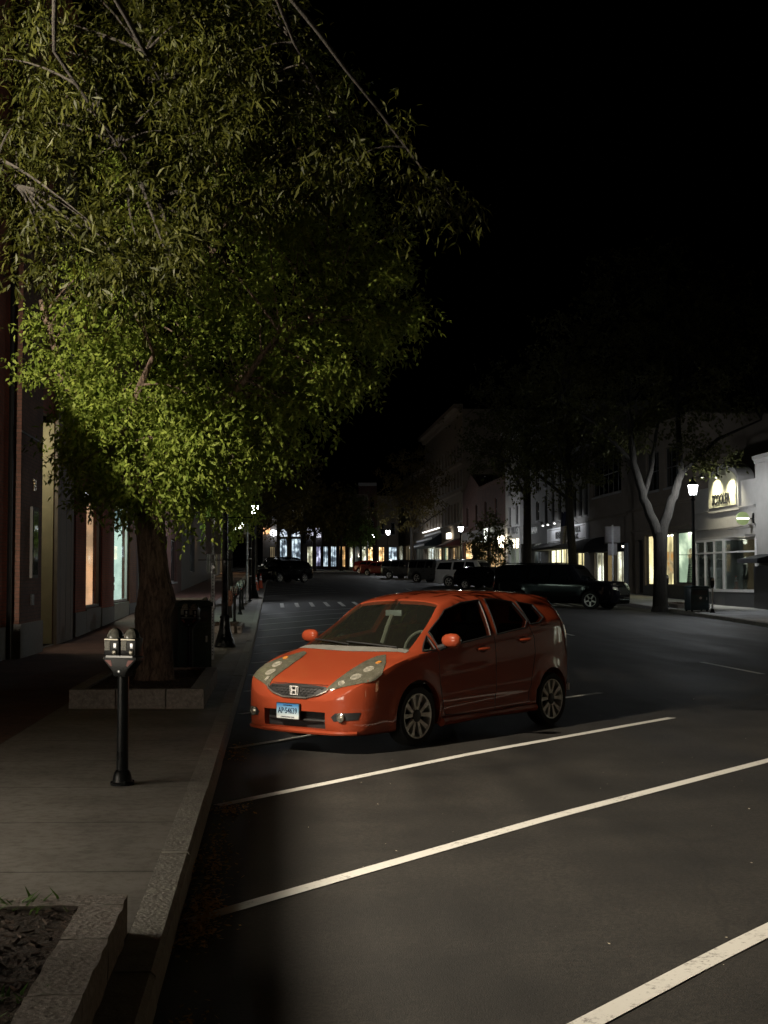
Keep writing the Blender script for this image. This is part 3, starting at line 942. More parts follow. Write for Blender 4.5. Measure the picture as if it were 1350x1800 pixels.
    for hl in patch("headlight", bv, hp, sight, None, M_LENS, root, .006, 3.0, both=True):
        sg = 1 if sum(v.co.y for v in hl.data.vertices) < 0 else -1
        for (a, b, r_), mt in zip(((470, 394, .062), (517, 366, .056), (418, 417, .036), (552, 342, .032)), (M_BOWL, M_BOWL, M_BOWL, pbr("amber_lens", (.5, .2, .04), .25))):
            o_, d = sight(*zm([(a, b)])[0]); h = bv.ray_cast(o_, d)
            if not h[0]: continue
            nrm = -h[1] if h[1].dot(d) > 0 else h[1]
            c0 = h[0] + nrm * .006
            Mx = Matrix.Translation(c0) @ nrm.to_track_quat('Z', 'Y').to_matrix().to_4x4()
            if sg < 0: Mx = Matrix.Diagonal((1, -1, 1, 1)) @ Mx
            MB().lathe([(r_, 0), (r_, .004), (r_ * .8, .009), (r_ * .45, .006), (r_ * .15, .004)], 18, Mx).build("lamp_bowl", mt, hl, smooth=True, sharp=25)
    front = lambda a, b: (-2, a, b)
    # upper grille
    GZ = -.135
    ug = [(y, z + GZ) for y, z in [(-.36, .748), (-.2, .756), (0, .76), (.2, .756), (.36, .748), (.385, .715), (.30, .675), (.15, .640), (-.15, .640), (-.30, .675), (-.385, .715)]]
    gr = patch("grille", bv, ug, front, (1, 0, 0), M_PLAST, root, .004, .03)
    m = MB()
    for row, z in enumerate((.53, .553, .576, .599)):
        for k in range(-8, 9):
            y = k * .05 + (.025 if row % 2 else 0)
            if abs(y) < .065 or abs(y) > .35 - (.60 - z) * 2.2: continue
            for y0_, z0_, y1_, z1_ in ((y - .02, z, y + .005, z - .008), (y + .005, z - .008, y + .022, z + .006)):
                h0 = bv.ray_cast(Vector((-2, y0_, z0_)), Vector((1, 0, 0))); h1 = bv.ray_cast(Vector((-2, y1_, z1_)), Vector((1, 0, 0)))
                if h0[0] and h1[0]: m.tube([h0[0] + Vector((-.008, 0, .003)), h1[0] + Vector((-.008, 0, .003))], .004, 5)
    m.tube([bv.ray_cast(Vector((-2, float(y), .602)), Vector((1, 0, 0)))[0] + Vector((-.004, 0, 0)) for y in np.linspace(-.33, .33, 13)], .004, 5)
    m.build("grille_mesh", pbr("grey_grille", (.03, .03, .03), .4, .2), gr, smooth=True)
    pts = []
    low = [(y, z + GZ) for y, z in [(.40, .735), (.385, .71), (.30, .672), (.15, .636), (-.15, .636), (-.30, .672), (-.385, .71), (-.40, .735)]]
    for i in range(len(low) - 1):
        for k in range(5):
            q = Vector(low[i]) + (Vector(low[i + 1]) - Vector(low[i])) * k / 5
            h = bv.ray_cast(Vector((-2, q.x, q.y)), Vector((1, 0, 0))); pts.append(h[0] + Vector((-.006, 0, 0)))
    MB().tube(pts, .009, 8).build("grille_trim", pbr("satin_trim", (.5, .48, .44), .3, .9), gr, smooth=True)
    # emblem: upright H inside a rounded trapezoid
    xg = bv.ray_cast(Vector((-2, 0, .57)), Vector((1, 0, 0)))[0].x - .02
    m = MB()
    fr = [(-.055, .608), (.055, .608), (.047, .528), (-.047, .528)]
    m.tube([(xg, y, z) for y, z in fr + fr[:1]], .006, 6, cap=False)
    m.tube([(xg - .004, -.034, .603), (xg - .004, -.026, .568), (xg - .004, -.03, .533)], .009, 6)
    m.tube([(xg - .004, .034, .603), (xg - .004, .026, .568), (xg - .004, .03, .533)], .009, 6)
    m.tube([(xg - .004, -.028, .568), (xg - .004, .028, .568)], .009, 6)
    m.build("grille_emblem", pbr("bright_emblem", (.78, .76, .75), .25, .2), gr, smooth=True)
    # lower grille back wall and bar
    lg = MB().box((-.03, -.398, .217), (.028, .398, .373)).build("lower_grille", M_PLAST, root)
    lb = MB(); lb.tube([(-.04, -.38, .285), (-.075, 0, .285), (-.04, .38, .285)], .012, 8)
    lb.build("grille_bar", pbr("grey_grille", (.03, .03, .03), .4, .2), lg, smooth=True)
    # bumper lip
    pts = []
    for y in np.linspace(-.70, .70, 25):
        h = bv.ray_cast(Vector((-2, float(y), .19)), Vector((1, 0, 0))); pts.append(h[0] + Vector((-.012, 0, -.012 + .02 * abs(y) ** 3)))
    MB().tube(pts, [.018 + .008 * math.sin(k / 24 * PI) for k in range(25)], 8).build("bumper_lip", M_PAINT, root, smooth=True)
    # side air intakes with fog lamps
    fp = [(-.73, .385), (-.52, .375), (-.47, .335), (-.50, .295), (-.71, .315)]
    for fo in patch("fog_lamp_panel", bv, fp, front, (1, 0, 0), M_PLAST, root, .004, .03, both=True):
        sg = 1 if sum(v.co.y for v in fo.data.vertices) > 0 else -1
        h = bv.ray_cast(Vector((-2, sg * .575, .335)), Vector((1, 0, 0)))
        Mx = Matrix.Translation(h[0] + Vector((-.008, 0, 0))) @ Matrix.Rotation(-PI / 2, 4, 'Y')
        MB().lathe([(.045, -.01), (.045, .006), (.036, .012), (.034, .004), (.02, .012), (.002, .016)], 20, Mx).build("fog_lamp", pbr("fog_lens", (.35, .33, .28), .12, .6, vscale=40, var=.4), fo, smooth=True, sharp=30)
    # number plate on its bracket
    xp = bv.ray_cast(Vector((-2, .05, .42)), Vector((1, 0, 0)))[0].x - .026
    py = .06
    plate = MB().box((xp, py - .155, .285), (xp + .02, py + .155, .445)).build("number_plate", pbr("plate_frame", (.02, .02, .02), .4), root, bevel=.003)
    pl = bpy.data.materials.new("plate_blue_fade"); pl.use_nodes = True
    t = pl.node_tree; bs = t.nodes["Principled BSDF"]; bs.inputs["Roughness"].default_value = .4
    tc = t.nodes.new("ShaderNodeTexCoord"); sp = t.nodes.new("ShaderNodeSeparateXYZ"); t.links.new(tc.outputs["Object"], sp.inputs[0])
    mr = t.nodes.new("ShaderNodeMapRange"); mr.inputs["From Min"].default_value = .31; mr.inputs["From Max"].default_value = .43; t.links.new(sp.outputs["Z"], mr.inputs["Value"])
    rp = t.nodes.new("ShaderNodeValToRGB"); rp.color_ramp.elements[0].color = (.62, .66, .66, 1); rp.color_ramp.elements[1].color = (.03, .16, .40, 1)
    el = rp.color_ramp.elements.new(.55); el.color = (.25, .45, .62, 1)
    t.links.new(mr.outputs[0], rp.inputs["Fac"]); t.links.new(rp.outputs["Color"], bs.inputs["Base Color"])
    MB().box((xp - .003, py - .146, .293), (xp - .0005, py + .146, .437)).build("plate_face", pl, plate)
    # letters read left to right for a viewer standing before the nose
    Mt = Matrix.Translation((xp - .004, py, .368)) @ Matrix(((0, 0, -1, 0), (-1, 0, 0, 0), (0, 1, 0, 0), (0, 0, 0, 1)))
    navy = pbr("plate_navy", (.01, .02, .06), .5, var=.02)
    text_mesh("plate_number", "AP\u00b754639", .078, navy, plate, Mt, .001, bold=.0016, sx=.82)
    text_mesh("plate_state", "Connecticut", .024, navy, plate, Matrix.Translation((0, 0, .055)) @ Mt, .001, bold=.0004)
    text_mesh("plate_motto", "CONSTITUTION STATE", .017, navy, plate, Matrix.Translation((0, 0, -.061)) @ Mt, .001, bold=.0004)
    # wheels
    for x in WB:
        for s_ in (1, -1): make_wheel("wheel", root, x, s_ * .745, WR, s_, 'twin', .19, .735)
    # mirrors
    for s_ in (-1, 1):
        vs = []
        m = MB()
        m.lathe([(.001, -.10), (.05, -.095), (.078, -.06), (.088, 0), (.082, .06), (.05, .098), (.001, .105)], 18, Matrix.Translation((1.20, s_ * .955, 1.035)) @ Matrix.Diagonal((.62, 1, 1, 1)) @ Matrix.Rotation(PI / 2, 4, 'X') @ Matrix.Diagonal((1, .82, 1.05, 1)))
        mo = m.build("wing_mirror", M_PAINT, root, smooth=True, sharp=60)
        MB().tube([(1.20, s_ * .80, .955), (1.195, s_ * .9, .985)], [.035, .028], 8).build("mirror_arm", M_PLAST, mo, smooth=True)
    # door handles, seams, skirts
    for x, z in ((1.93, .915), (2.72, .985)):
        for s_ in (-1, 1):
            h = bv.ray_cast(Vector((x, s_ * 2, z)), Vector((0, -s_, 0)))
            Mx = Matrix.Translation(h[0])
            hn = MB().tube([h[0] + Vector((-.10, s_ * .004, 0)), h[0] + Vector((-.07, s_ * .028, .002)), h[0] + Vector((.07, s_ * .030, .006)), h[0] + Vector((.10, s_ * .004, .006))], [.012, .017, .017, .012], 8).build("door_handle", M_PAINT, root, smooth=True)
            MB().lathe([(.001, .004), (.05, .004), (.058, .001)], 18, Mx @ Matrix.Rotation(-s_ * PI / 2, 4, 'X') @ Matrix.Diagonal((1.35, .7, 1, 1))).build("handle_cup", pbr("dark_red_cup", (.10, .016, .006), .5), hn, smooth=True)
    seams = [[(1.26, .28), (1.18, .45), (1.15, .7), (1.155, .93)], [(2.16, .24), (2.16, .6), (2.16, 1.04)], [(2.86, 1.13), (2.93, 1.0), (2.93, .8), (2.86, .55), (2.80, .3)], [(1.26, .275), (2.0, .255), (2.80, .29)], [(.84, .90), (1.155, .928)]]
    for s_ in (1, -1):
        for sm in seams:
            pts = []
            for i in range(len(sm) - 1):
                for k in range(9):
                    q = Vector(sm[i]) + (Vector(sm[i + 1]) - Vector(sm[i])) * k / 8
                    h = bv.ray_cast(Vector((q.x, 2, q.y)), Vector((0, -1, 0)))
                    if h[0]: pts.append((h[0].x, h[0].y * s_, h[0].z))
            MB().tube(pts, .0035, 5).build("door_seam", M_PLAST, root, smooth=True)
        m = MB()
        pts = []
        for x in np.linspace(1.17, 2.93, 18):
            h = bv.ray_cast(Vector((float(x), 2, .245)), Vector((0, -1, 0)))
            pts.append((float(x), s_ * ((h[0].y if h[0] else .83) + .004), .215 + .012 * (float(x) - 1.17)))
        m.tube(pts, [.03 + .018 * abs(math.sin(PI * (k - 8.5) / 17)) for k in range(18)], 8).build("side_skirt", M_PAINT, root, smooth=True)
    # hood edge seam
    pts = []
    for y in np.linspace(-.36, .36, 21):
        h = bv.ray_cast(Vector((-2, float(y), .628)), Vector((1, 0, 0)))
        if h[0]: pts.append(h[0])
    MB().tube(pts, .004, 5).build("hood_seam", M_PLAST, root, smooth=True)
    # tail lamps, spoiler
    tp = [(3.56, 1.16), (3.66, 1.12), (3.78, .9), (3.83, .76), (3.72, .74), (3.64, .9)]
    for tl in patch("tail_light", bv, tp, lambda a, b: (a, 2.0, b), (0, -1, 0), M_RED_L, root, .006, .03, both=True):
        pass
    MB().tube([(3.68, -.53, 1.425), (3.76, -.3, 1.445), (3.78, 0, 1.45), (3.76, .3, 1.445), (3.68, .53, 1.425)], [.012, .024, .026, .024, .012], 8).build("roof_spoiler", M_PAINT, root, smooth=True)
    patch("rear_window", bv, [(-.48, 1.28), (.48, 1.28), (.52, 1.02), (-.52, 1.02)], lambda a, b: (6, a, b), (-1, 0, 0), M_WINDOW, root, .004, .06)
    for s_ in (1, -1):
        h = bv.ray_cast(Vector((6, s_ * .66, .42)), Vector((-1, 0, 0)))
        MB().box((h[0].x - .02, s_ * .66 - .05, .36), (h[0].x + .012, s_ * .66 + .05, .44)).build("rear_reflector", M_REFL, root, bevel=.004)
    # cabin
    for s_ in (-1, 1):
        for x in (1.85, 2.72):
            m = MB()
            Mx = Matrix.Translation((x, s_ * .34, 0))
            m.box((-.02, -.24, .42), (.46, .24, .58), Mx)
            m.box((-.06, -.23, -.02), (.06, .23, .60), Mx @ Matrix.Translation((.46, 0, .56)) @ Matrix.Rotation(R(16), 4, 'Y'))
            seat = m.build("seat", M_INTER, root, bevel=.05)
            MB().box((-.045, -.13, 0), (.045, .13, .2), Mx @ Matrix.Translation((.655, 0, 1.16)) @ Matrix.Rotation(R(10), 4, 'Y')).build("headrest", M_INTER, seat, bevel=.035)
    m = MB(); m.prism([(.88, .87), (1.1, .925), (1.32, .93), (1.38, .86), (1.3, .6), (.88, .6)], -.70, .70)
    m.build("dashboard", pbr("grey_dash", (.16, .155, .14), .7), root, bevel=.02)
    Ms = Matrix.Translation((1.46, -.34, .95)) @ Matrix.Rotation(R(-62), 4, 'Y')
    ring = [(Ms @ Vector((.175 * math.cos(a), .175 * math.sin(a), 0))) for a in np.linspace(0, 2 * PI, 25)]
    sw = MB().tube(ring, .015, 6, cap=False); sw.tube([Ms @ Vector((-.17, 0, 0)), Ms @ Vector((.17, 0, 0))], .02, 6); sw.tube([Ms @ Vector((0, 0, 0)), Ms @ Vector((0, 0, -.25))], .03, 6)
    sw.build("steering_wheel", M_INTER_L, root, smooth=True)
    rm = MB().box((1.46, -.11, 1.26), (1.48, .11, 1.325)).build("inner_mirror", pbr("mirror_grey", (.35, .36, .36), .3, .3), root, bevel=.01)
    MB().tube([(1.48, 0, 1.32), (1.57, 0, 1.40)], .012, 6).build("mirror_stalk", M_PLAST, rm)
    MB().tube([(1.47, .02, 1.27), (1.43, .05, 1.15), (1.40, .10, .97)], .028, 8).build("hanging_strap", M_INTER_L, rm, smooth=True)
    return root
orange_hatchback()

# ---- generic parked vehicles of the street
def tables(L, H, W, hood, ws0, ws1, rr, belt, kind):
    """hood height, windscreen base/top x, rear roof x, belt height"""
    w = W / 2
    tail = {'suv': .10, 'hatch': .34, 'sedan': 1.05, 'box': .04}[kind]
    nose = .10 if kind in ('suv', 'box') else .16
    T = {}
    T['zb'] = [(0, .34), (.1, .24), (L * .3, .25), (L * .85, .26), (L - .1, .32), (L, .4)]
    T['w'] = [(0, w * .62), (.05, w * .78), (.2, w * .92), (.6, w * .99), (L * .5, w), (L - .5, w * .985), (L - .15, w * .93), (L - .03, w * .83), (L, w * .7)]
    hz = hood * .82
    rb = belt + .06
    T['zs'] = [(0, hz * .72), (.06, hz * .86), (.25, hood * .90), (ws0, hood * .97), (ws0 + .5, belt), (L - tail - .1, rb), (L - .12, rb * .97 if kind != 'sedan' else rb * .93), (L - .03, rb * .8), (L, rb * .6)]
    T['yr'] = [(0, w * .35), (.1, w * .6), (ws0, w * .80), (ws1, w * .70), (rr, w * .68), (L - tail, w * .70), (L - .02, w * .6), (L, w * .45)]
    if kind == 'sedan':
        T['zr'] = [(0, hz * .74), (.08, hz * .9), (.25, hood * .93), (ws0, hood * .985), (ws1, H - .09), (rr, H - .10), (L - tail + .1, rb + .05), (L - .15, rb), (L - .03, rb * .82), (L, rb * .62)]
        T['zt'] = [(0, hz * .76), (.05, hz * .95), (.25, hood * .96), (ws0, hood + .02), (ws1, H - .03), ((ws1 + rr) / 2, H), (rr, H - .04), (L - tail + .1, rb + .1), (L - .15, rb + .04), (L - .03, rb * .85), (L, rb * .64)]
    else:
        e = L - tail
        T['zr'] = [(0, hz * .74), (.08, hz * .92), (.25, hood * .95), (ws0, hood * .985), (ws1, H - .09), (rr, H - .10), (e - .05, H - .17 if kind != 'box' else H - .12), (e + tail * .45, (H + rb) / 2), (L - .02, rb * .85), (L, rb * .62)]
        T['zt'] = [(0, hz * .76), (.05, hz * .97), (.25, hood * .985), (ws0, hood + .02), (ws1, H - .03), ((ws1 + rr) / 2, H), (rr, H - .02), (e, H - .09 if kind != 'box' else H - .04), (e + tail * .5, (H + rb) / 2 + .03), (L - .015, rb * .9), (L, rb * .64)]
    return {k: [(x, z) for x, z in sorted(dict(v).items())] for k, v in T.items()}

CARS_R = "vehicles parked along the far kerb"
CARS_L = "dark cars parked up the near side"

def parked(name, label, cat, group, px, Y, heading, L, H, W, hood, ws0, ws1, rr, belt, kind, wr, paint, wins, spokes='single', extra=None, dz=0.0):
    x = (px - 675) / F * Y
    root = car_root(name, label, cat, (x, Y, gxy(x, Y) + dz), heading, group)
    wb = (L * .19, L * .77)
    B = Body(L, tables(L, H, W, hood, ws0, ws1, rr, belt, kind), wb, wr, .02, False)
    mb = B.mesh(64, 34)
    bv = bvh_of(mb)
    body = mb.build("body", paint, root, smooth=True, sharp=35)
    cut = []
    for cx in wb:
        for s_ in (1, -1):
            cut.append(MB().tube([(cx, s_ * (W / 2 - .3), wr + .02), (cx, s_ * (W / 2 + .3), wr + .02)], wr + .06, 28).build("cutter", M_PLAST))
    boolean(body, cut)
    sd = lambda a, b: (a, 2.5, b)
    for p in wins: patch("side_window", bv, p, sd, (0, -1, 0), M_WINDOW, root, .004, .09, both=True)
    wT = W / 2
    patch("windscreen", bv, [(ws0 + .06, -wT * .76), (ws0, 0), (ws0 + .06, wT * .76), (ws1 - .05, wT * .64), (ws1 - .02, 0), (ws1 - .05, -wT * .64)], lambda a, b: (a, b, 4), (0, 0, -1), M_WINDOW, root, .005, .12)
    zr_ = belt + .1
    patch("rear_window", bv, [(-wT * .6, H - .22), (wT * .6, H - .22), (wT * .66, zr_), (-wT * .66, zr_)], lambda a, b: (L + 2, a, b), (-1, 0, 0), M_WINDOW, root, .005, .12)
    hz = hood * .82
    patch("headlight", bv, [(-wT * .86, hz * .97), (-wT * .50, hz * .93), (-wT * .52, hz * .80), (-wT * .86, hz * .86)], lambda a, b: (-3, a, b), (1, 0, 0), M_BOWL, root, .006, .07, both=True)
    patch("grille", bv, [(-wT * .46, hz * .93), (wT * .46, hz * .93), (wT * .42, hz * .62), (-wT * .42, hz * .62)], lambda a, b: (-3, a, b), (1, 0, 0), M_PLAST, root, .005, .1)
    patch("tail_light", bv, [(L - .16, belt - .02), (L - .03, belt - .06), (L - .02, belt - .34), (L - .10, belt - .30)], sd, (0, -1, 0), M_RED_L, root, .006, .05, both=True)
    MB().tube([(-.02, -wT * .5, .42), (-.05, 0, .42), (-.02, wT * .5, .42)], .03, 8).build("bumper_trim", M_CHROME if kind == 'suv' else M_PLAST, root, smooth=True)
    for cx in wb:
        for s_ in (1, -1): make_wheel("wheel", root, cx, s_ * (W / 2 - .115), wr, s_, spokes, .22, .66)
    for s_ in (1, -1):
        MB().lathe([(.001, -.11), (.07, -.09), (.085, 0), (.07, .09), (.001, .11)], 12, Matrix.Translation((ws0 + .55, s_ * (W / 2 + .08), belt + .08)) @ Matrix.Diagonal((.6, 1, 1, 1)) @ Matrix.Rotation(PI / 2, 4, 'X')).build("wing_mirror", paint, root, smooth=True)
        for hx in (.44, .62):
            h = bv.ray_cast(Vector((L * hx, s_ * 3, belt - .13)), Vector((0, -s_, 0)))
            MB().tube([h[0] + Vector((-.1, s_ * .005, 0)), h[0] + Vector((-.06, s_ * .03, 0)), h[0] + Vector((.06, s_ * .03, 0)), h[0] + Vector((.1, s_ * .005, 0))], .014, 6).build("door_handle", M_CHROME, root, smooth=True)
    if extra: extra(root, bv)
    return root

def suv_wins(ws0, ws1, B_, C_, D_, e, belt, H):
    t = H - .17
    return [[(ws0 + .50, belt + .02), (B_ - .05, belt + .04), (B_ - .05, t), (ws1 + .12, t - .02)], [(B_ + .05, belt + .04), (C_ - .05, belt + .05), (C_ - .02, t - .01), (B_ + .05, t)], [(C_ + .10, belt + .06), (e, belt + .09), (e - .14, t - .06), (C_ + .12, t - .02)]]

P_BLK = pbr("black_car_paint", (.004, .004, .005), .10, .0, var=.05, coat=0, spec=.10)
P_WHT = pbr("white_car_paint", (.85, .86, .88), .3, 0, var=.03, coat=1.0)
P_GRY = pbr("grey_car_paint", (.12, .125, .13), .3, .3, var=.05, coat=1.0)
P_SIL = pbr("silver_car_paint", (.28, .28, .29), .3, .4, var=.05, coat=1.0)
P_DRK = pbr("dark_plum_paint", (.035, .03, .032), .3, .3, var=.05, coat=1.0)
P_RED = pbr("red_car_paint", (.20, .018, .014), .3, .2, var=.05, coat=1.0)
P_NVY = pbr("navy_car_paint", (.010, .013, .024), .28, .3, var=.05, coat=1.0)
HR = Vector((math.cos(R(32)), -math.sin(R(32))))
HR2 = Vector((math.cos(R(38)), -math.sin(R(38))))
def roof_rails(L, W, H, x0, x1):
    def f(root, bv):
        for s_ in (1, -1):
            MB().tube([(x0, s_ * W * .30, H - .05), (x0 + .15, s_ * W * .30, H + .02), (x1 - .15, s_ * W * .30, H + .02), (x1, s_ * W * .30, H - .06)], .02, 6).build("roof_rail", M_BLACK, root, smooth=True)
    return f
# px of the nose point
parked("parked_suv", "long black suv with chrome headlights parked beside the bright shop windows", "suv", CARS_R, 1096, 56.8, HR, 5.7, 1.93, 2.04, 1.20, 1.45, 2.15, 4.8, 1.18, 'suv', .40, P_BLK, suv_wins(1.45, 2.15, 2.95, 3.95, 5.3, 5.42, 1.18, 1.93), extra=roof_rails(5.7, 2.04, 1.93, 2.3, 5.3))
parked("parked_car", "black hatchback parked between the white suv and the long black suv", "car", CARS_R, 908, 86.5, HR2, 4.4, 1.5, 1.8, .98, 1.0, 1.85, 3.2, .98, 'hatch', .33, P_BLK, [[(1.55, 1.0), (2.25, 1.02), (2.25, 1.36), (1.95, 1.34)], [(2.35, 1.02), (3.2, 1.06), (3.35, 1.15), (3.0, 1.33), (2.35, 1.36)]])
parked("parked_suv", "white full size suv with dark windows, its tail toward the road", "suv", CARS_R, 893, 91.5, HR, 5.2, 1.92, 2.03, 1.18, 1.4, 2.1, 4.4, 1.16, 'suv', .40, P_WHT, suv_wins(1.4, 2.1, 2.85, 3.75, 4.9, 4.98, 1.16, 1.92), extra=roof_rails(5.2, 2.03, 1.92, 2.2, 4.8))
parked("off_road_vehicle", "grey boxy off-road vehicle behind the white suv", "off-road car", CARS_R, 806, 104.0, HR2, 4.3, 1.84, 1.87, 1.14, 1.5, 1.72, 3.9, 1.15, 'box', .40, P_GRY, [[(1.85, 1.17), (2.5, 1.17), (2.5, 1.68), (1.9, 1.68)], [(2.6, 1.17), (3.3, 1.17), (3.3, 1.68), (2.6, 1.68)], [(3.4, 1.17), (4.1, 1.17), (4.08, 1.66), (3.4, 1.68)]])
parked("parked_suv", "dark suv parked between the grey off-road vehicle and the red sedans", "suv", CARS_R, 752, 118.0, HR2, 4.6, 1.70, 1.88, 1.08, 1.2, 1.95, 3.9, 1.06, 'suv', .37, P_DRK, suv_wins(1.2, 1.95, 2.5, 3.4, 4.3, 4.38, 1.06, 1.70))
parked("parked_car", "dark red sedan next to the dark suv on the far side", "car", CARS_R, 706, 131.0, HR2, 4.6, 1.45, 1.82, .92, 1.15, 2.0, 3.1, .93, 'sedan', .33, P_RED, [[(1.7, .95), (2.4, .97), (2.4, 1.30), (2.05, 1.28)], [(2.5, .97), (3.3, .99), (3.1, 1.28), (2.5, 1.30)]])
parked("parked_car", "red car farthest up the far side, beyond the dark red sedan", "car", CARS_R, 684, 142.0, HR2, 4.3, 1.47, 1.8, .95, 1.05, 1.9, 3.1, .95, 'hatch', .33, P_RED, [[(1.6, .97), (2.3, .99), (2.3, 1.32), (1.95, 1.30)], [(2.4, .99), (3.3, 1.02), (3.1, 1.29), (2.4, 1.32)]])
HL = Vector((-.627, -.779))
XW = lambda: [[(1.65, 1.05), (2.35, 1.07), (2.35, 1.48), (2.05, 1.46)], [(2.45, 1.07), (3.25, 1.09), (3.3, 1.46), (2.45, 1.49)], [(3.38, 1.12), (3.95, 1.2), (3.75, 1.38), (3.40, 1.45)]]
parked("parked_car", "black crossover nearest in the row of dark cars up the near side", "car", CARS_L, 462, 99.0, HL, 4.6, 1.66, 1.86, 1.04, 1.15, 1.95, 3.7, 1.04, 'hatch', .36, P_BLK, XW(), 'single')
parked("parked_car", "silver topped crossover partly hidden behind the black crossover", "car", CARS_L, 456, 104.0, HL, 4.5, 1.70, 1.84, 1.04, 1.15, 1.95, 3.7, 1.04, 'hatch', .35, P_SIL, XW())
parked("parked_car", "navy crossover seen above the silver topped one", "car", CARS_L, 452, 109.5, HL, 4.6, 1.74, 1.86, 1.04, 1.15, 1.95, 3.8, 1.04, 'suv', .36, P_NVY, XW())
parked("parked_suv", "farthest dark suv of the row, only its roof showing", "suv", CARS_L, 452, 116.0, HL, 4.8, 1.84, 1.9, 1.1, 1.2, 1.95, 4.2, 1.1, 'suv', .37, P_BLK, suv_wins(1.2, 1.95, 2.6, 3.5, 4.5, 4.55, 1.1, 1.84))

# ------------------------------------------------------------------ street furniture
def double_meter(label, u, v, rz, bagged=False):
    t = thing("parking_meter", label, "parking meter", S(u, v, gz(u, v) - .004), PHI + rz, "double parking meters on the near pavement")
    m = MB(); m.lathe([(.092, 0), (.092, .018), (.078, .03), (.070, .075), (.062, .10), (.052, .115), (.047, .12)], 24)
    for k in range(4):
        a = PI / 4 + k * PI / 2
        m.lathe([(.012, .018), (.012, .034), (.006, .038)], 6, Matrix.Translation((.082 * math.cos(a), .082 * math.sin(a), 0)))
    m.build("base_flange", M_CAST, t, smooth=True, sharp=35)
    MB().lathe([(.046, .115), (.0445, .5), (.043, .86), (.043, .88)], 20).build("pole", M_CAST, t, smooth=True)
    # V-shaped yoke
    m = MB(); m.prism([(-.05, .83), (.05, .83), (.062, .865), (.145, .955), (.145, .985), (-.145, .985), (-.145, .955), (-.062, .865)], -.062, .062)
    yk = m.build("yoke", M_CAST, t, bevel=.012)
    for s_ in (-1, 1):
        MB().prism([(s_ * .125, .955), (s_ * .075, .955), (s_ * .06, .915), (s_ * .07, .905)], -.0645, -.0615).build("yoke_mark", pbr("dull_red_mark", (.2, .045, .035), .5), yk)
    MB().lathe([(.012, 0), (.012, .006), (.006, .008)], 10, Matrix.Translation((0, -.062, .87)) @ Matrix.Rotation(PI / 2, 4, 'X')).build("yoke_lock", M_STEEL, yk)
    MB().box((-.115, -.066, .975), (.115, -.06, .99)).build("yoke_strip", pbr("grey_strip", (.2, .2, .2), .4, .5), yk)
    for s_ in (-1, 1):
        x = s_ * .072
        m = MB(); m.box((x - .066, -.058, .985), (x + .066, .058, 1.125))
        hd = m.build("meter_head", M_CAST, t, bevel=.012)
        # domed hood and its clear window
        Mx = Matrix.Translation((x, 0, 1.118))
        pr = [(.064 * math.cos(a), .082 * math.sin(a)) for a in np.linspace(0, PI / 2, 9)]
        MB().lathe(pr, 22, Mx @ Matrix.Diagonal((1, .95, 1, 1))).build("dome", M_CAST, hd, smooth=True)
        vs = MB()
        rows = []
        for a in np.linspace(.06, 1.15, 8):
            rows.append([(x + .0665 * math.cos(a) * math.sin(b), -.0635 * math.cos(a) * math.cos(b) * 1.0, 1.118 + .0845 * math.sin(a)) for b in np.linspace(-.95, .95, 10)])
        fs = [(i * 10 + j, i * 10 + j + 1, (i + 1) * 10 + j + 1, (i + 1) * 10 + j) for i in range(7) for j in range(9)]
        vs.add([p for r_ in rows for p in r_], fs)
        vs.build("dome_window", pbr("meter_window", (.20, .195, .165), .12, .0, var=.5, vscale=40, coat=1.0), hd, smooth=True)
        MB().box((x - .06, -.066, 1.106), (x + .06, -.056, 1.118)).build("window_trim", pbr("worn_trim", (.30, .28, .23), .35, .6), hd, bevel=.002)
        MB().box((x - .058, -.0625, 1.03), (x - .012, -.057, 1.102)).build("rate_label", pbr("faded_label", (.2, .195, .165), .6, var=.35, vscale=90), hd)
        MB().box((x + .02, -.064, 1.045), (x + .045, -.057, 1.085)).build("coin_slot", M_STEEL, hd, bevel=.002)
        MB().lathe([(.018, 0), (.018, .012), (.01, .016)], 12, Matrix.Translation((x + .03, -.058, 1.015)) @ Matrix.Rotation(PI / 2, 4, 'X')).build("coin_door", pbr("worn_trim", (.30, .28, .23), .35, .6), hd, smooth=True, sharp=30)
    if bagged:
        MB().lathe([(.10, .80), (.15, .86), (.165, 1.0), (.16, 1.12), (.12, 1.2), (.03, 1.23), (.001, 1.225)], 18, Matrix.Diagonal((1, .62, 1, 1)), wob=lambda th, z: 1 + .05 * math.sin(5 * th + 9 * z)).build("cover_bag", pbr("brown_bag", (.14, .06, .035), .8, var=.3, vscale=14), t, smooth=True)
    return t
double_meter("black double parking meter standing alone in the near pavement, closest of all", -.675, 10.62, R(-24))
double_meter("double parking meter in front of the dark green bin", -.78, 20.98, R(-20))
double_meter("double parking meter behind the dark green bin, beside the sign pole", -.86, 28.6, R(-20))
double_meter("parking meter under a brown bag, beyond the lamp post base", -.72, 36.9, R(-40), True)
double_meter("parking meter at the back edge of the small granite bed", -.72, 43.3, R(-25))
double_meter("parking meter next after the one by the small granite bed", -.70, 49.8, R(-25))
double_meter("parking meter nearest the white pole up the near pavement", -.70, 54.0, R(-25))

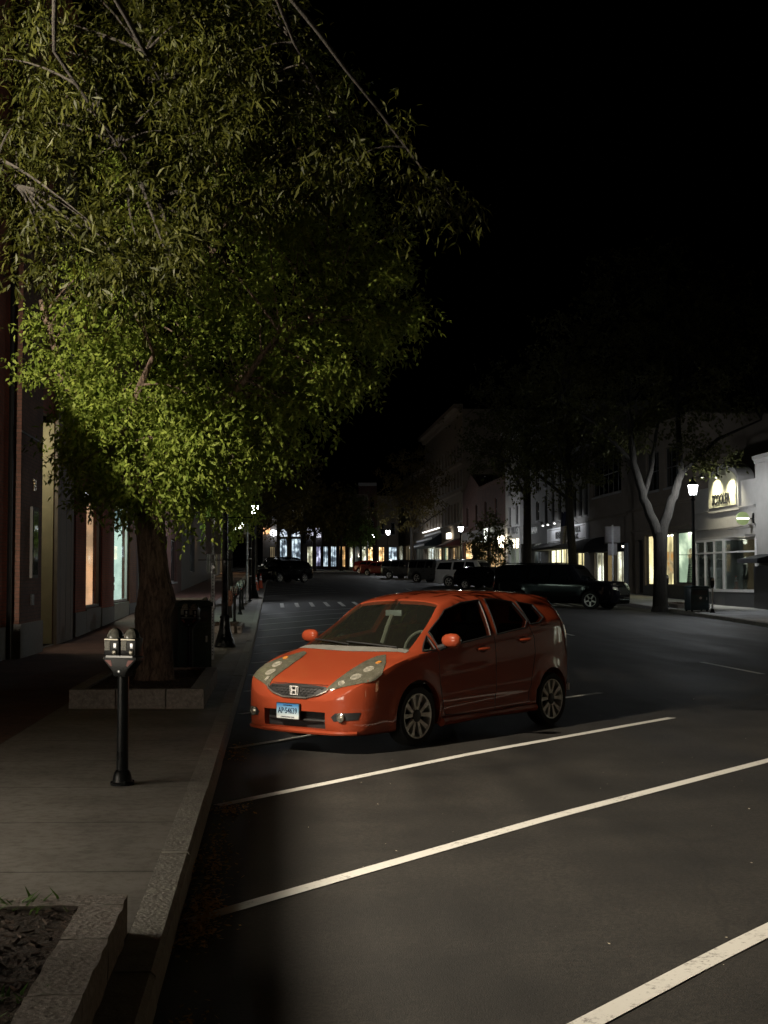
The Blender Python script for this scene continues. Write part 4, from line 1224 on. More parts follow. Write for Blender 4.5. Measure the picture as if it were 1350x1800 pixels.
def single_meter(label, u, v):
    t = thing("parking_meter", label, "parking meter", S(u, v, gz(u, v) - .004), PHI, "single parking meters on the far pavement")
    MB().lathe([(.11, 0), (.11, .02), (.085, .05), (.055, .13), (.04, .15)], 18).build("base_flange", M_CAST, t, smooth=True, sharp=35)
    MB().lathe([(.036, .14), (.034, .95)], 14).build("pole", M_STEEL if v < 52 else M_CAST, t, smooth=True)
    hd = MB().lathe([(.04, .93), (.075, 1.0), (.085, 1.1), (.085, 1.2), (.08, 1.27), (.05, 1.33), (.001, 1.35)], 18, Matrix.Diagonal((1, .8, 1, 1))).build("meter_head", M_CAST, t, smooth=True)
    MB().box((-.05, -.075, 1.2), (.05, -.06, 1.29)).build("display_window", pbr("meter_window", (.30, .29, .24), .12), hd, bevel=.006)
single_meter("slim parking meter standing in front of the mannequin shop window", 16.95, 50.2)
single_meter("slim parking meter close by the forked tree trunk across the street", 16.62, 55.0)

# street lamps
LAMP_EM = lamp_glass("lit_lantern_glass", (.97, .98, 1.0), 55.0)
def lamp_post(label, u, v, H=4.55, lit=True, power=None, arms=True, light=True):
    t = thing("street_lamp", label, "street lamp", S(u, v, gz(u, v) - .004), PHI, "black lantern street lamps")
    m = MB(); m.lathe([(.25, 0), (.25, .05), (.235, .07), (.22, .14), (.17, .30), (.135, .42), (.115, .60), (.105, .66), (.12, .68), (.12, .71), (.085, .74)], 20)
    m.build("base", M_CAST, t, smooth=True, sharp=30)
    zt = H - .72
    MB().lathe([(.078, .72), (.070, 1.6), (.060, zt - .12), (.09, zt - .1), (.09, zt - .06), (.055, zt - .02), (.055, zt + .02)], 16, wob=lambda th, z: 1 + .05 * math.cos(8 * th)).build("post", M_CAST, t, smooth=True, sharp=50)
    fit = MB().lathe([(.055, zt), (.08, zt + .05), (.10, zt + .09), (.13, zt + .11)], 16).build("lantern_fitter", M_CAST, t, smooth=True, sharp=40)
    # six-sided lantern: panes, ribs, roof
    def hexr(r, z): return [(r * math.cos(k * PI / 3), r * math.sin(k * PI / 3), z) for k in range(6)]
    a, b = hexr(.135, zt + .11), hexr(.205, zt + .50)
    for k in range(6):
        k2 = (k + 1) % 6
        MB().quad(a[k], a[k2], b[k2], b[k]).build("lantern_pane", LAMP_EM if lit else glass("lamp_off_glass", (.7, .7, .7), .1), fit)
        MB().tube([a[k], b[k]], .011, 5).build("lantern_rib", M_CAST, fit)
    MB().lathe([(.235, zt + .49), (.235, zt + .515), (.19, zt + .56), (.10, zt + .66), (.05, zt + .70), (.022, zt + .72), (.03, zt + .75), (.005, zt + .80)], 6).build("lantern_roof", M_CAST, fit, smooth=True, sharp=30)
    if arms:
        for z in (1.9 * H / 4.55 + 1.0, 1.9 * H / 4.55 + .02):
            MB().tube([(-.62, 0, z), (-.3, 0, z), (.3, 0, z), (.62, 0, z)], [.012] * 4, 6).build("banner_arm", M_CAST, t)
        MB().box((-.05, -.09, 1.75), (.05, -.06, 2.0)).build("outlet_box", M_CAST, t, bevel=.005)
    if lit and light:
        l = bpy.data.lights.new("lantern_bulb", 'POINT'); l.energy = power or LAMP_W; l.color = (.90, .95, 1.0); l.shadow_soft_size = .09
        o = bpy.data.objects.new("lantern_bulb", l); C.objects.link(o); o.parent = t; o.location = (0, 0, zt + .40)
    return t
lamp_post("lit black street lamp with banner arms beside the dark teal bin across the street", 17.0, 52.6, 5.15)
lamp_post("lit street lamp in front of the striped awning shop", *UV(*(lambda Y: ((810 - 675) / F * Y, Y))(108.0)), 4.6)
lamp_post("lit street lamp rising between the dark suv and the grey boxy off-road vehicle", *UV(*(lambda Y: ((682 - 675) / F * Y, Y))(134.0)), 4.6)
lamp_post("lit street lamp farthest up the far side, above the red cars", *UV(*(lambda Y: ((657 - 675) / F * Y, Y))(172.0)), 4.7)
lamp_post("lit street lamp by the orange cones up the near side", -.42, 67.0, 4.75)
lamp_post("unlit lamp post with a flared base just past the dark green bin", -.62, 31.6, 4.75, lit=False)

# litter bins
def tall_bin(label, u, v, rz, w_, d_, h, mat, group=None, plain=True):
    t = thing("litter_bin", label, "litter bin", S(u, v, gz(u, v)), PHI + rz, group)
    m = MB(); m.box((-w_ / 2, -d_ / 2, .06), (w_ / 2, d_ / 2, h - .10)); b = m.build("cabinet", mat, t, bevel=.02)
    MB().prism([(-w_ / 2 - .015, h - .098), (w_ / 2 + .015, h - .098), (w_ / 2 + .015, h - .04), (w_ / 2 - .06, h), (-w_ / 2 + .06, h), (-w_ / 2 - .015, h - .04)], -d_ / 2 - .015, d_ / 2 + .015).build("lid", mat, t, bevel=.01)
    MB().box((-w_ / 2 + .05, -d_ / 2 - .012, .12), (w_ / 2 - .05, -d_ / 2 - .001, h - .42)).build("door_panel", mat, t, bevel=.008)
    MB().box((-w_ / 2 + .07, -d_ / 2 - .014, h - .34), (w_ / 2 - .07, -d_ / 2 - .002, h - .17)).build("chute", M_PLAST, t, bevel=.01)
    MB().box((w_ / 2 - .11, -d_ / 2 - .03, h * .45), (w_ / 2 - .08, -d_ / 2 - .012, h * .45 + .10)).build("door_handle", M_STEEL, t, bevel=.004)
    for sx in (-1, 1):
        for sy in (-1, 1): MB().box((sx * w_ * .42 - .03, sy * d_ * .4 - .03, 0), (sx * w_ * .42 + .03, sy * d_ * .4 + .03, .07)).build("foot", M_BLACK, t)
    return t
tall_bin("tall dark green litter bin standing on the near pavement behind the bark trunk", -.86, 22.5, R(16), .56, .60, 1.22, M_GREEN)
b_ = tall_bin("squat dark teal litter bin beside the bright street lamp across the street", 16.72, 51.4, R(4), .72, .7, .98, M_TEAL)
MB().lathe([(.05, 0), (.05, .004)], 14, Matrix.Translation((.02, -.366, .52)) @ Matrix.Rotation(PI / 2, 4, 'X')).build("round_badge", M_STEEL, b_)

# cones
def cone(label, px, py_Y):
    Y = py_Y; x = (px - 675) / F * Y
    t = thing("traffic_cone", label, "traffic cone", (x, Y, gxy(x, Y)), .3, "orange cones at the kerb")
    MB().box((-.19, -.19, 0), (.19, .19, .035)).build("cone_base", M_ORANGE, t, bevel=.01)
    MB().lathe([(.15, .03), (.03, .88), (.024, .9), (.001, .9)], 18).build("cone_body", M_ORANGE, t, smooth=True, sharp=50)
    for z0, z1 in ((.5, .62), (.68, .76)):
        r0, r1 = .15 - .12 * (z0 - .03) / .85 + .002, .15 - .12 * (z1 - .03) / .85 + .002
        MB().lathe([(r0, z0), (r1, z1)], 18, cap=(False, False)).build("reflective_band", M_REFL, t, smooth=True)
cone("bigger orange cone standing at the kerb in front of the parked cars", 450.5, 80.0)
cone("smaller looking orange cone just behind the other cone", 458.5, 84.5)

# signs on posts
def sign_post(name, label, x, Y, h, plates, mat_post, back=True, group=None):
    t = thing(name, label, "street sign", (x, Y, gxy(x, Y)), PHI, group)
    m = MB(); m.box((-.035, -.012, -.05), (-.025, .012, h)); m.box((.025, -.012, -.05), (.035, .012, h)); m.box((-.035, .008, -.05), (.035, .014, h))
    po = m.build("channel_post", mat_post, t)
    hm = MB(); z = .1
    while z < h - .05:
        hm.lathe([(.011, 0), (.011, .003)], 8, Matrix.Translation((0, .0075, z)) @ Matrix.Rotation(PI / 2, 4, 'X')); z += .06
    tag(hm.build("bolt_holes", M_PLAST, po), kind='stuff')
    for (w_, z0, z1, mt) in plates:
        MB().box((-w_ / 2, .016, z0), (w_ / 2, .020, z1)).build("sign_plate", mt, t, bevel=.0015)
    return t
ALU = pbr("bare_aluminium", (.30, .29, .31), .45, .35, var=.12)
sign_post("parking_sign", "back of a grey sign on a perforated steel post behind the dark green bin", -3.33, 26.6, 2.75, [(.30, 2.05, 2.75, ALU)], M_STEEL)
sign_post("parking_sign", "pair of blank sign backs, a square above a smaller plate, past the long black suv", 10.75, 64.2, 3.55, [(.74, 2.72, 3.48, ALU), (.44, 2.12, 2.68, ALU)], M_STEEL)

def white_pole(label, px, Y, h, sign):
    x = (px - 675) / F * Y
    t = thing("sign_pole", label, "sign pole", (x, Y, gxy(x, Y)), PHI)
    MB().lathe([(.11, 0), (.11, .03), (.055, .06), (.05, h)], 14).build("pole", M_STEEL if sign else M_CAST, t, smooth=True, sharp=40)
    if sign:
        MB().box((-.16, -.03, h - .5), (.16, .03, h)).build("sign_plate", pbr("pale_sign", (.55, .5, .38), .5, var=.25, vscale=9), t, bevel=.005)
    for z in (h * .35, h * .6, h * .75):
        MB().lathe([(.062, z), (.062, z + .05)], 12).build("pole_band", M_REFL, t)
white_pole("pale steel pole with a small sign near the orange cones", 434.5, 61.0, 3.55, True)
white_pole("thinner dark pole right beside the pale steel pole", 440.0, 63.0, 3.2, False)

# ------------------------------------------------------------------ buildings
TXT = Matrix.Rotation(PI / 2, 4, 'X')

class Facade:
    """a building whose street front lies in its local plane y = 0, x to the viewer's right, y into the building"""
    def __init__(s, name, label, origin, ang, W, H, mat, depth=7.0, cat="building", group=None, z0=None):
        s.W, s.H, s.mat, s.depth = W, H, mat, depth
        s.root = thing(name, label, cat, origin, ang, group)
        s.holes = []
    def wall(s, base=-.9, top=None, name="wall", reveal=.22):
        W, H = s.W, s.H
        xs = sorted({0, W} | {a for h in s.holes for a in h[:2]}); zs = sorted({base, H} | {a for h in s.holes for a in h[2:]})
        m = MB()
        for i in range(len(xs) - 1):
            for k in range(len(zs) - 1):
                cx, cz = (xs[i] + xs[i + 1]) / 2, (zs[k] + zs[k + 1]) / 2
                if any(a < cx < b and c < cz < d for a, b, c, d in s.holes): continue
                m.quad((xs[i], 0, zs[k]), (xs[i + 1], 0, zs[k]), (xs[i + 1], 0, zs[k + 1]), (xs[i], 0, zs[k + 1]))
        for a, b, c, d in s.holes:
            r = reveal
            m.quad((a, 0, c), (a, r, c), (a, r, d), (a, 0, d)); m.quad((b, 0, c), (b, 0, d), (b, r, d), (b, r, c))
            m.quad((a, 0, d), (a, r, d), (b, r, d), (b, 0, d)); m.quad((a, 0, c), (b, 0, c), (b, r, c), (a, r, c))
        D = s.depth
        m.quad((0, 0, base), (0, 0, H), (0, D, H), (0, D, base)); m.quad((W, 0, base), (W, D, base), (W, D, H), (W, 0, H))
        m.quad((0, 0, H), (W, 0, H), (W, D, H), (0, D, H)); m.quad((0, D, base), (0, D, H), (W, D, H), (W, D, base))
        me = m.build(name, s.mat, s.root)
        return me
    def box(s, name, a, b, mat, bevel=0.0, parent=None):
        return MB().box(a, b).build(name, mat, parent or s.root, bevel=bevel)
    def window(s, a, b, c, d, frame=None, nx=1, nz=2, lit=None, sill=True, fw=.06, rec=.12, hole=True):
        frame = frame or M_DFRAME
        if hole: s.holes.append((a, b, c, d))
        m = MB()
        y0, y1 = rec, rec + .06
        m.box((a, y0, c), (a + fw, y1, d)); m.box((b - fw, y0, c), (b, y1, d)); m.box((a + fw, y0, c), (b - fw, y1, c + fw)); m.box((a + fw, y0, d - fw), (b - fw, y1, d))
        for i in range(1, nx):
            x = a + (b - a) * i / nx; m.box((x - fw * .4, y0 + .004, c + fw), (x + fw * .4, y1 - .004, d - fw))
        for k in range(1, nz):
            z = c + (d - c) * k / nz; m.box((a + fw, y0 + .008, z - fw * .4), (b - fw, y1 - .008, z + fw * .4))
        w_ = m.build("window", frame, s.root)
        MB().box((a + fw * .5, y0 + .026, c + fw * .5), (b - fw * .5, y0 + .034, d - fw * .5)).build("pane", lit or M_WINDOW, w_)
        if sill: MB().box((a - .06, -.07, c - .10), (b + .06, rec, c - .002)).build("sill", M_STONE if s.mat is not M_STUC_W else s.mat, w_)
        return w_
    def shop(s, a, b, c, d, back, frame=None, cols=2, transom=None, room=.4, pane=True, fw=.07, side=None, rec=.14, ceil=None):
        """lit shop window: frame and mullions, glass, and a shallow room behind it"""
        frame = frame or M_DFRAME
        s.holes.append((a, b, c, d))
        m = MB(); y0, y1 = rec, rec + .08
        m.box((a, y0, c), (a + fw, y1, d)); m.box((b - fw, y0, c), (b, y1, d)); m.box((a + fw, y0, c), (b - fw, y1, c + fw)); m.box((a + fw, y0, d - fw), (b - fw, y1, d))
        for i in range(1, cols):
            x = a + (b - a) * i / cols; m.box((x - fw * .4, y0 + .004, c + fw), (x + fw * .4, y1 - .004, d - fw))
        if transom: m.box((a + fw, y0 + .008, transom - fw * .4), (b - fw, y1 - .008, transom + fw * .4))
        w_ = m.build("shop_window", frame, s.root)
        if pane: MB().quad((a, y0 + .04, c), (b, y0 + .04, c), (b, y0 + .04, d), (a, y0 + .04, d)).build("pane", M_GLASS, w_)
        yb = y1 + room
        MB().box((a, y1, c - .05), (b, yb + .05, c - .002)).build("display_floor", M_INTER_L, w_); MB().box((a, y1, d + .002), (b, yb + .05, d + .05)).build("display_ceiling", M_INTER_L, w_)
        MB().box((a, yb, c), (b, yb + .03, d)).build("display_glow_wall", back, w_)
        for xx in (a - .04, b + .002): MB().box((xx, y1, c), (xx + .038, yb, d)).build("display_glow_side", back, w_)  # back and sides glow themselves, standing in for lit goods and walls
        if ceil:
            n = max(1, int((b - a) / .9))
            for i in range(n):
                x = a + (b - a) * (i + .5) / n
                MB().lathe([(.09, d - .10), (.11, d - .02)], 10, Matrix.Translation((x, y1 + room * .45, 0))).build("spotlight", ceil, w_)
        return w_
    def text(s, name, txt, x, z, size, mat, y=-.03, parent=None, bold=.0, sx=1.0):
        return text_mesh(name, txt, size, mat, parent or s.root, Matrix.Translation((x, y, z)) @ TXT, .012, bold=bold, sx=sx)
    def awning(s, a, b, z0, z1, out, mat, round_=False, name="awning"):
        m = MB()
        if round_:
            n = 10; pr = [(-out * math.sin(t), z0 + (z1 - z0) * math.cos(t)) for t in np.linspace(0, PI / 2, n)]
        else: pr = [(0, z1), (-out, z0 + .16), (-out, z0)]
        pts = pr + [(-.0, z0)]
        k = len(pts)
        vs = [(a, y - .01, z) for y, z in pts] + [(b, y - .01, z) for y, z in pts]
        m.add(vs, [tuple(range(k)), tuple(range(2 * k - 1, k - 1, -1))] + [(i, i + k, (i + 1) % k + k, (i + 1) % k) for i in range(k)])
        return m.build(name, mat, s.root, smooth=round_, sharp=40)
    def cornice(s, z, h=.35, out=.3, a=0.0, b=None, mat=None, name="cornice"):
        b = s.W if b is None else b
        m = MB()
        pts = [(0.05, z), (-out * .35, z), (-out * .5, z + h * .4), (-out, z + h * .55), (-out, z + h), (.05, z + h)]
        k = len(pts)
        vs = [(a, y, q) for y, q in pts] + [(b, y, q) for y, q in pts]
        m.add(vs, [tuple(range(k)), tuple(range(2 * k - 1, k - 1, -1))] + [(i, i + k, (i + 1) % k + k, (i + 1) % k) for i in range(k)])
        return m.build(name, mat or s.mat, s.root)

def right_bld(name, label, pxa, pxb, H, mat, **kw):
    vb, va = px2f_right(pxa), px2f_right(pxb)
    p = S(U_RF, vb); vm = (va + vb) / 2
    z = gz(U_RF, vm)
    f = Facade(name, label, (p.x, p.y, z), PHI - PI / 2, vb - va, H, mat, **kw)
    f.lx = lambda px: vb - px2f_right(px)
    f.lz = lambda px, y: zpix(y, 19.4 / ((px - 675) / F + .08)) - z
    return f
def left_bld(name, label, va, vb, H, mat, **kw):
    p = S(U_LF, va); z = gz(U_LF, (va + vb) / 2)
    f = Facade(name, label, (p.x, p.y, z), PHI + PI / 2, vb - va, H, mat, **kw)
    f.lx = lambda px: px2f_left(px) - va
    f.lz = lambda px, y: zpix(y, 5.2 / ((675 - px) / F - .08)) - z
    return f

E_CREAM = emit("lit_cream_display", (1.0, .90, .62), 2.62, (.62, .50, .26), (.9, 1, .35))
E_GREEN = emit("lit_green_display", (.78, .85, .62), 2.11, (.22, .28, .2), (1.6, 1, .5), low=.5)
E_WARM = emit("lit_warm_display", (1.0, .72, .42), 3.02, (.7, .38, .15), (1.9, 1, 1.2), (.4, .6))
E_PALE = emit("lit_pale_display", (.95, .92, .78), 2.30, (.4, .36, .25), (1.8, 1, .9), (.40, .6), low=.2)
E_COOL = emit("lit_cool_display", (.80, .90, 1.0), 1.35, (.25, .30, .38), (1.9, 1, 1.3), (.42, .58))
E_VIO = emit("lit_violet_display", (.80, .76, 1.0), 1.35, (.22, .2, .34), (2.1, 1, 1.0), (.42, .58))
E_DIM = emit("dim_display", (.16, .165, .15), 1.3, (.06, .063, .058), (1.2, 1, .8), low=.2)
E_BROWN = emit("dim_brown_display", (.30, .22, .12), 0.88, (.14, .10, .06), (.8, 1, .5), low=.5)
E_PINK = emit("lit_copper_display", (1.0, .50, .26), 1.63, (.42, .25, .15), (1.5, 1, .5), low=.35)
E_AQUA = emit("lit_aqua_display", (.62, .80, .70), 1.71, (.26, .36, .33), (1.3, 1, .7), low=.6)
E_SPOT = emit("bright_spotlight", (1.0, .95, .8), 9.0)
E_WSTRIP = emit("white_light_strip", (1, .98, .95), 2.5)
M_INK = pbr("sign_ink", (.015, .015, .015), .5, var=.05)

# R1: end wall with the dark cladding at the frame's edge
f = right_bld("corner_building", "pale stucco building with a black clad base at the right edge", 1329, 1470, 6.25, M_STUC_W, depth=9)
f.wall()
f.box("black_cladding", (0.02, -.12, -.5), (f.W, -.002, f.lz(1335, 995)), M_PLAST)
f.awning(.35, 2.6, f.lz(1342, 990), f.lz(1342, 974), .9, M_CLOTH_K)
f.cornice(5.9, .3, .12)

# R2: white shop with the arched sign panel and the angled bay window
f = right_bld("white_shop_building", "white single storey shop with an arched lit sign panel above a bay window", 1222, 1329, 0, M_STUC_W, depth=9)
f.H = f.lz(1315, 843)
xA, xC, xD = f.lx(1240), f.lx(1290), f.W - .02
zs0, zt_, zT = f.lz(1270, 1040), f.lz(1270, 948), f.lz(1270, 972)
f.holes.append((xA, xD, -.2, zt_)); f.wall()
f.holes.clear()
bay = [(xA, .05), (xA + .12, -.42), (xC, -.42), (xD, .04)]
n = len(bay)
m = MB(); m.add([(x, y, -.4) for x, y in bay] + [(x, y, zs0) for x, y in bay], [tuple(range(n)), tuple(range(2 * n - 1, n - 1, -1))] + [(i, i + n, (i + 1) % n + n, (i + 1) % n) for i in range(n)])
by = m.build("bay_window", pbr("dark_stall_riser", (.05, .05, .05), .6), f.root)
def bar(p, q, z0, z1, th, name, parent, mat=M_FRAME, yoff=0.0):
    a, b = Vector((p[0], p[1], 0)), Vector((q[0], q[1], 0)); d = (b - a).normalized(); nn = Vector((-d.y, d.x, 0)) * th
    vs = [a - nn, b - nn, b + nn, a + nn]
    vs = [(v.x, v.y, z) for z in (z0, z1) for v in vs]
    return MB().add(vs, [(0, 3, 2, 1), (4, 5, 6, 7), (0, 1, 5, 4), (1, 2, 6, 5), (2, 3, 7, 6), (3, 0, 4, 7)]).build(name, mat, parent)
for (p, q, cols) in ((bay[0], bay[1], 1), (bay[1], bay[2], 3), (bay[2], bay[3], 1)):
    P, Q = Vector(p), Vector(q)
    bar(P, Q, zs0 + .002, zs0 + .12, .06, "bay_sill", by)
    bar(P, Q, zt_ - .10, zt_ - .01, .055, "bay_head", by)
    for i in range(cols):
        a0 = P + (Q - P) * i / cols; a1 = P + (Q - P) * (i + 1) / cols
        bar(a0, a1, zT - .035, zT + .035, .04, "transom", by)
        bar(a0, a1, zs0 + .12, zt_ - .1, .006, "bay_pane", by, M_GLASS)
    for i in range(cols + 1):
        c = P + (Q - P) * i / cols; d = (Q - P).normalized() * (.075 if i in (0, cols) else .035)
        if (i == 0 and p != bay[0]): continue
        bar(c - d, c + d, zs0 + .12, zt_ - .1, .06, "mullion", by)
f.box("bay_soffit", (xA, -.45, zt_), (xD, .0, zt_ + .10), M_STUC_W)
f.box("shop_back_wall", (xA, 1.5, -.2), (xC + .1, 1.54, zt_), E_DIM); f.box("shop_side_wall", (xA - .06, .25, -.2), (xA - .01, 1.5, zt_), E_DIM)  # these shop walls glow dimly in place of light inside
f.box("shop_side_display", (xC - .25, .5, -.2), (xC - .2, 1.5, zt_), E_BROWN); f.box("shop_back_display", (xC + .12, 1.5, -.2), (xD, 1.54, zt_), E_BROWN)
l = bpy.data.lights.new("bay_fill_light", 'POINT'); l.energy = 60; l.color = (1, .93, .8); l.shadow_soft_size = .1  # point light added inside the bay to brighten the mannequin
o = bpy.data.objects.new("bay_fill_light", l); C.objects.link(o); o.parent = f.root; o.location = (xD - 1.15, -.08, zt_ - .2)
f.box("shop_floor", (xA, .05, zs0 - .1), (xD, 2.6, zs0), M_INTER)
f.box("downlight", (xD - .9, .3, zt_ - .10), (xD - .55, .6, zt_ - .05), E_SPOT)
# arched sign panel
c0, c1 = f.lx(1252), f.lx(1301); cx = (c0 + c1) / 2
zp0, zp1 = f.lz(1276, 893), f.lz(1276, 848); ztop = f.lz(1276, 823)
def archpoly(e): 
    pts = [(c0 - e, zp0 - e), (c1 + e, zp0 - e), (c1 + e, zp1)]
    for t in np.linspace(0, PI, 17)[1:-1]: pts.append((cx + (c1 - c0 + 2 * e) / 2 * math.cos(t), zp1 + (ztop - zp1 + e) * math.sin(t)))
    return pts + [(c0 - e, zp1)]
MB().prism(archpoly(.16), -.10, .6).build("arched_parapet", M_STUC_W, f.root)
sp_ = MB().prism(archpoly(-.06), -.15, -.102).build("sign_panel", pbr("sign_panel_cream", (.55, .52, .36), .7, var=.08), f.root)
f.text("sign_letters", "SCOOLEA", cx - .03, f.lz(1276, 878), .62, M_INK, -.19, sp_, .012, .82)
for px in (1268, 1294):
    x = f.lx(px) ; z = f.lz(px, 838)
    lm = MB().tube([(x, -.15, z + .45), (x, -.55, z + .55), (x, -.8, z + .40), (x, -.8, z + .12)], .022, 6).build("gooseneck_lamp", M_CAST, f.root, smooth=True)
    MB().lathe([(.03, .16), (.06, .12), (.17, .0), (.165, 0), (.05, .1), (.001, .11)], 14, Matrix.Translation((x, -.8, z - .03))).build("lamp_shade", M_CAST, lm, smooth=True)
    MB().lathe([(.001, -.045), (.05, -.03), (.06, .0), (.05, .03), (.001, .05)], 12, Matrix.Translation((x, -.8, z - .02))).build("lamp_bulb", E_SPOT, lm, smooth=True)
    l = bpy.data.lights.new("sign_lamp_light", 'SPOT'); l.energy = 260; l.color = (1, .95, .72); l.spot_size = R(120); l.spot_blend = .7; l.shadow_soft_size = .05
    o = bpy.data.objects.new("sign_lamp_light", l); C.objects.link(o); o.parent = lm; o.location = (x, -.72, z - .09); o.rotation_euler = (R(32), 0, 0)
f.cornice(f.lz(1290, 897), .12, .10, name="string_course"); f.cornice(f.lz(1290, 930), .14, .10, name="string_course")
# round blade sign
x = f.lx(1327); zc = f.lz(1322, 912)
t = thing("round_sign", "round green blade sign with a white bar on a black bracket", "shop sign", f.root.matrix_basis @ Vector((x - .05, -.02, zc)), PHI - PI / 2)
MB().box((.0, -.06, -.22), (.05, 0, .22)).build("bracket", M_CAST, t)
MB().tube([(.02, -.04, 0), (.02, -.2, 0)], .02, 6).build("bracket_arm", M_CAST, t)
MB().lathe([(.27, -.03), (.27, .03)], 30, Matrix.Translation((.02, -.46, 0)) @ Matrix.Rotation(PI / 2, 4, 'Y')).build("disc", pbr("sign_green", (.34, .42, .17), .5, var=.08), t)
MB().box((.051, -.72, -.035), (.056, -.20, .035)).build("white_bar", E_WSTRIP, t)

# R3: taupe building with the bright clothes windows
f = right_bld("taupe_shop_building", "taupe two storey building with two bright clothes shop windows behind the forked tree", 1106, 1222, 8.6, M_STUC_T, depth=9)
zb_, zt_ = f.lz(1190, 1026), f.lz(1190, 935)
f.shop(f.lx(1186), f.lx(1218), zb_, zt_, E_GREEN, M_DFRAME, 1, ceil=E_SPOT, room=1.0)
f.shop(f.lx(1134), f.lx(1184), zb_ - .1, zt_, E_CREAM, M_DFRAME, 1, ceil=E_SPOT, room=1.2)
f.window(f.lx(1118), f.lx(1131), .1, zt_ - .2, nx=1, nz=1, sill=False, rec=.2)
for a, b in ((1138, 1160), (1170, 1196)): f.window(f.lx(a), f.lx(b), 5.4, 7.4, nx=3, nz=2)
f.wall()
f.cornice(zt_ + .12, .25, .12, f.lx(1112), f.lx(1220), M_STUC_T, "shop_cornice"); f.cornice(f.lz(1160, 893), .22, .16, name="string_course"); f.cornice(8.3, .35, .25)
f.box("black_base", (f.lx(1132), -.04, -.4), (f.lx(1219), -.002, zb_ - .12), M_PLAST)
poster = f.box("hanging_poster", (f.lx(1157), .5, zb_ + .5), (f.lx(1167), .53, zt_ - .9), emit("orange_poster", (.95, .42, .10), .8, (.75, .55, .3), (1.2, 1, 1.6)))
def mannequin(label, f, px, y, zf, dress, skin, h=1.75, skirt=True):
    p = f.root.matrix_basis @ Vector((f.lx(px), y, zf))
    t = thing("mannequin", label, "mannequin", p, PHI - PI / 2)
    k = h / 1.75
    body = MB()
    for s_ in (-1, 1):
        body.tube([(s_ * .09, 0, .0), (s_ * .09, 0, .08), (s_ * .085, .01, .45), (s_ * .08, 0, .85)], [.05, .04, .055, .08], 10)
        body.tube([(s_ * .19, 0, 1.40), (s_ * .24, .01, 1.15), (s_ * .24, -.05, .90), (s_ * .23, -.09, .80)], [.045, .038, .032, .022], 8)
    body.lathe([(.02, .82), (.15, .86), (.16, .95), (.115, 1.10), (.15, 1.30), (.17, 1.40), (.09, 1.46), (.045, 1.49), (.045, 1.54)], 14, Matrix.Diagonal((1, .7, 1, 1)))
    body.lathe([(.02, 1.50), (.07, 1.54), (.09, 1.62), (.09, 1.70), (.06, 1.77), (.001, 1.79)], 14)
    bo = body.build("figure", skin, t, smooth=True, sharp=80)
    prof_ = [(.20, .62), (.185, .8), (.17, .95), (.125, 1.10), (.158, 1.30), (.175, 1.38)] if skirt else [(.17, .9), (.18, 1.05), (.17, 1.3), (.19, 1.42), (.1, 1.48)]
    MB().lathe(prof_, 16, Matrix.Diagonal((1, .74, 1, 1)), cap=(False, False)).build("dress" if skirt else "blouse", dress, bo, smooth=True)
    if not skirt: MB().lathe([(.30, .0), (.26, .4), (.19, .85), (.17, .98)], 16, Matrix.Diagonal((1, .74, 1, 1)), cap=(False, False)).build("skirt", brick("checked_cloth", (.25, .32, .26), (.05, .1, .09), (.5, .55, .45), bw=.12, bh=.12, mort=.02), bo, smooth=True)
    t.scale = (k, k, k)
mannequin("mannequin in a pale blouse and checked skirt in the greenish lit window", f, 1199, .45, zb_ + .06, pbr("pale_blouse", (.6, .6, .48), .8), pbr("mannequin_white", (.6, .58, .53), .5), 1.6, False)
f2 = bpy.data.objects["white_shop_building"]
class _F: pass
ff = _F(); ff.root = f2; ff.lx = lambda px: xD - 1.42
mannequin("white mannequin in a short black dress in the corner pane of the bay window", ff, 0, .06, zs0 + .02, pbr("black_dress", (.012, .012, .014), .8), pbr("mannequin_white", (.6, .58, .53), .5), 1.42, True)

# R3b: awninged shop below the big arched window
f = right_bld("arched_window_building", "dark taupe building with a big arched upper window above black awnings", 1038, 1106, 10.0, M_STUC_T, depth=9)
f.shop(f.lx(1046), f.lx(1062), .3, f.lz(1055, 965), E_PALE, M_FRAME, 2)
f.shop(f.lx(1063), f.lx(1078), .2, f.lz(1070, 968), emit("tan_lit_door", (.55, .38, .18), .5, (.45, .3, .14), (1, 1, .3), low=.8), M_DFRAME, 1)
f.shop(f.lx(1081), f.lx(1098), .3, f.lz(1090, 963), E_PALE, M_FRAME, 2)
a, b = f.lx(1044), f.lx(1094)
f.window(a, b, 5.6, 8.0, nx=6, nz=2, fw=.09)
f.wall()
MB().prism([(a - .1, 8.02)] + [((a + b) / 2 - (b - a + .2) / 2 * math.cos(t), 8.02 + 1.1 * math.sin(t)) for t in np.linspace(0, PI, 15)[1:-1]] + [(b + .1, 8.02)], -.03, -.002).build("arch_light", M_WINDOW, f.root)
f.awning(f.lx(1037), f.lx(1064), f.lz(1045, 972), f.lz(1045, 946), 1.3, M_CLOTH_K, True)
f.awning(f.lx(1065), f.lx(1100), f.lz(1080, 971), f.lz(1080, 955), 1.0, M_CLOTH_K)
f.box("pale_pier", (f.lx(1098.5), -.06, -.3), (f.W - .05, -.002, f.lz(1100, 955)), pbr("blue_grey_pier", (.28, .31, .36), .7))
f.box("door_light", (f.lx(1098), -.2, f.lz(1098, 963)), (f.lx(1100), -.02, f.lz(1098, 959)), E_SPOT)
f.cornice(f.lz(1060, 913), .2, .14, name="string_course"); f.cornice(9.7, .4, .3)

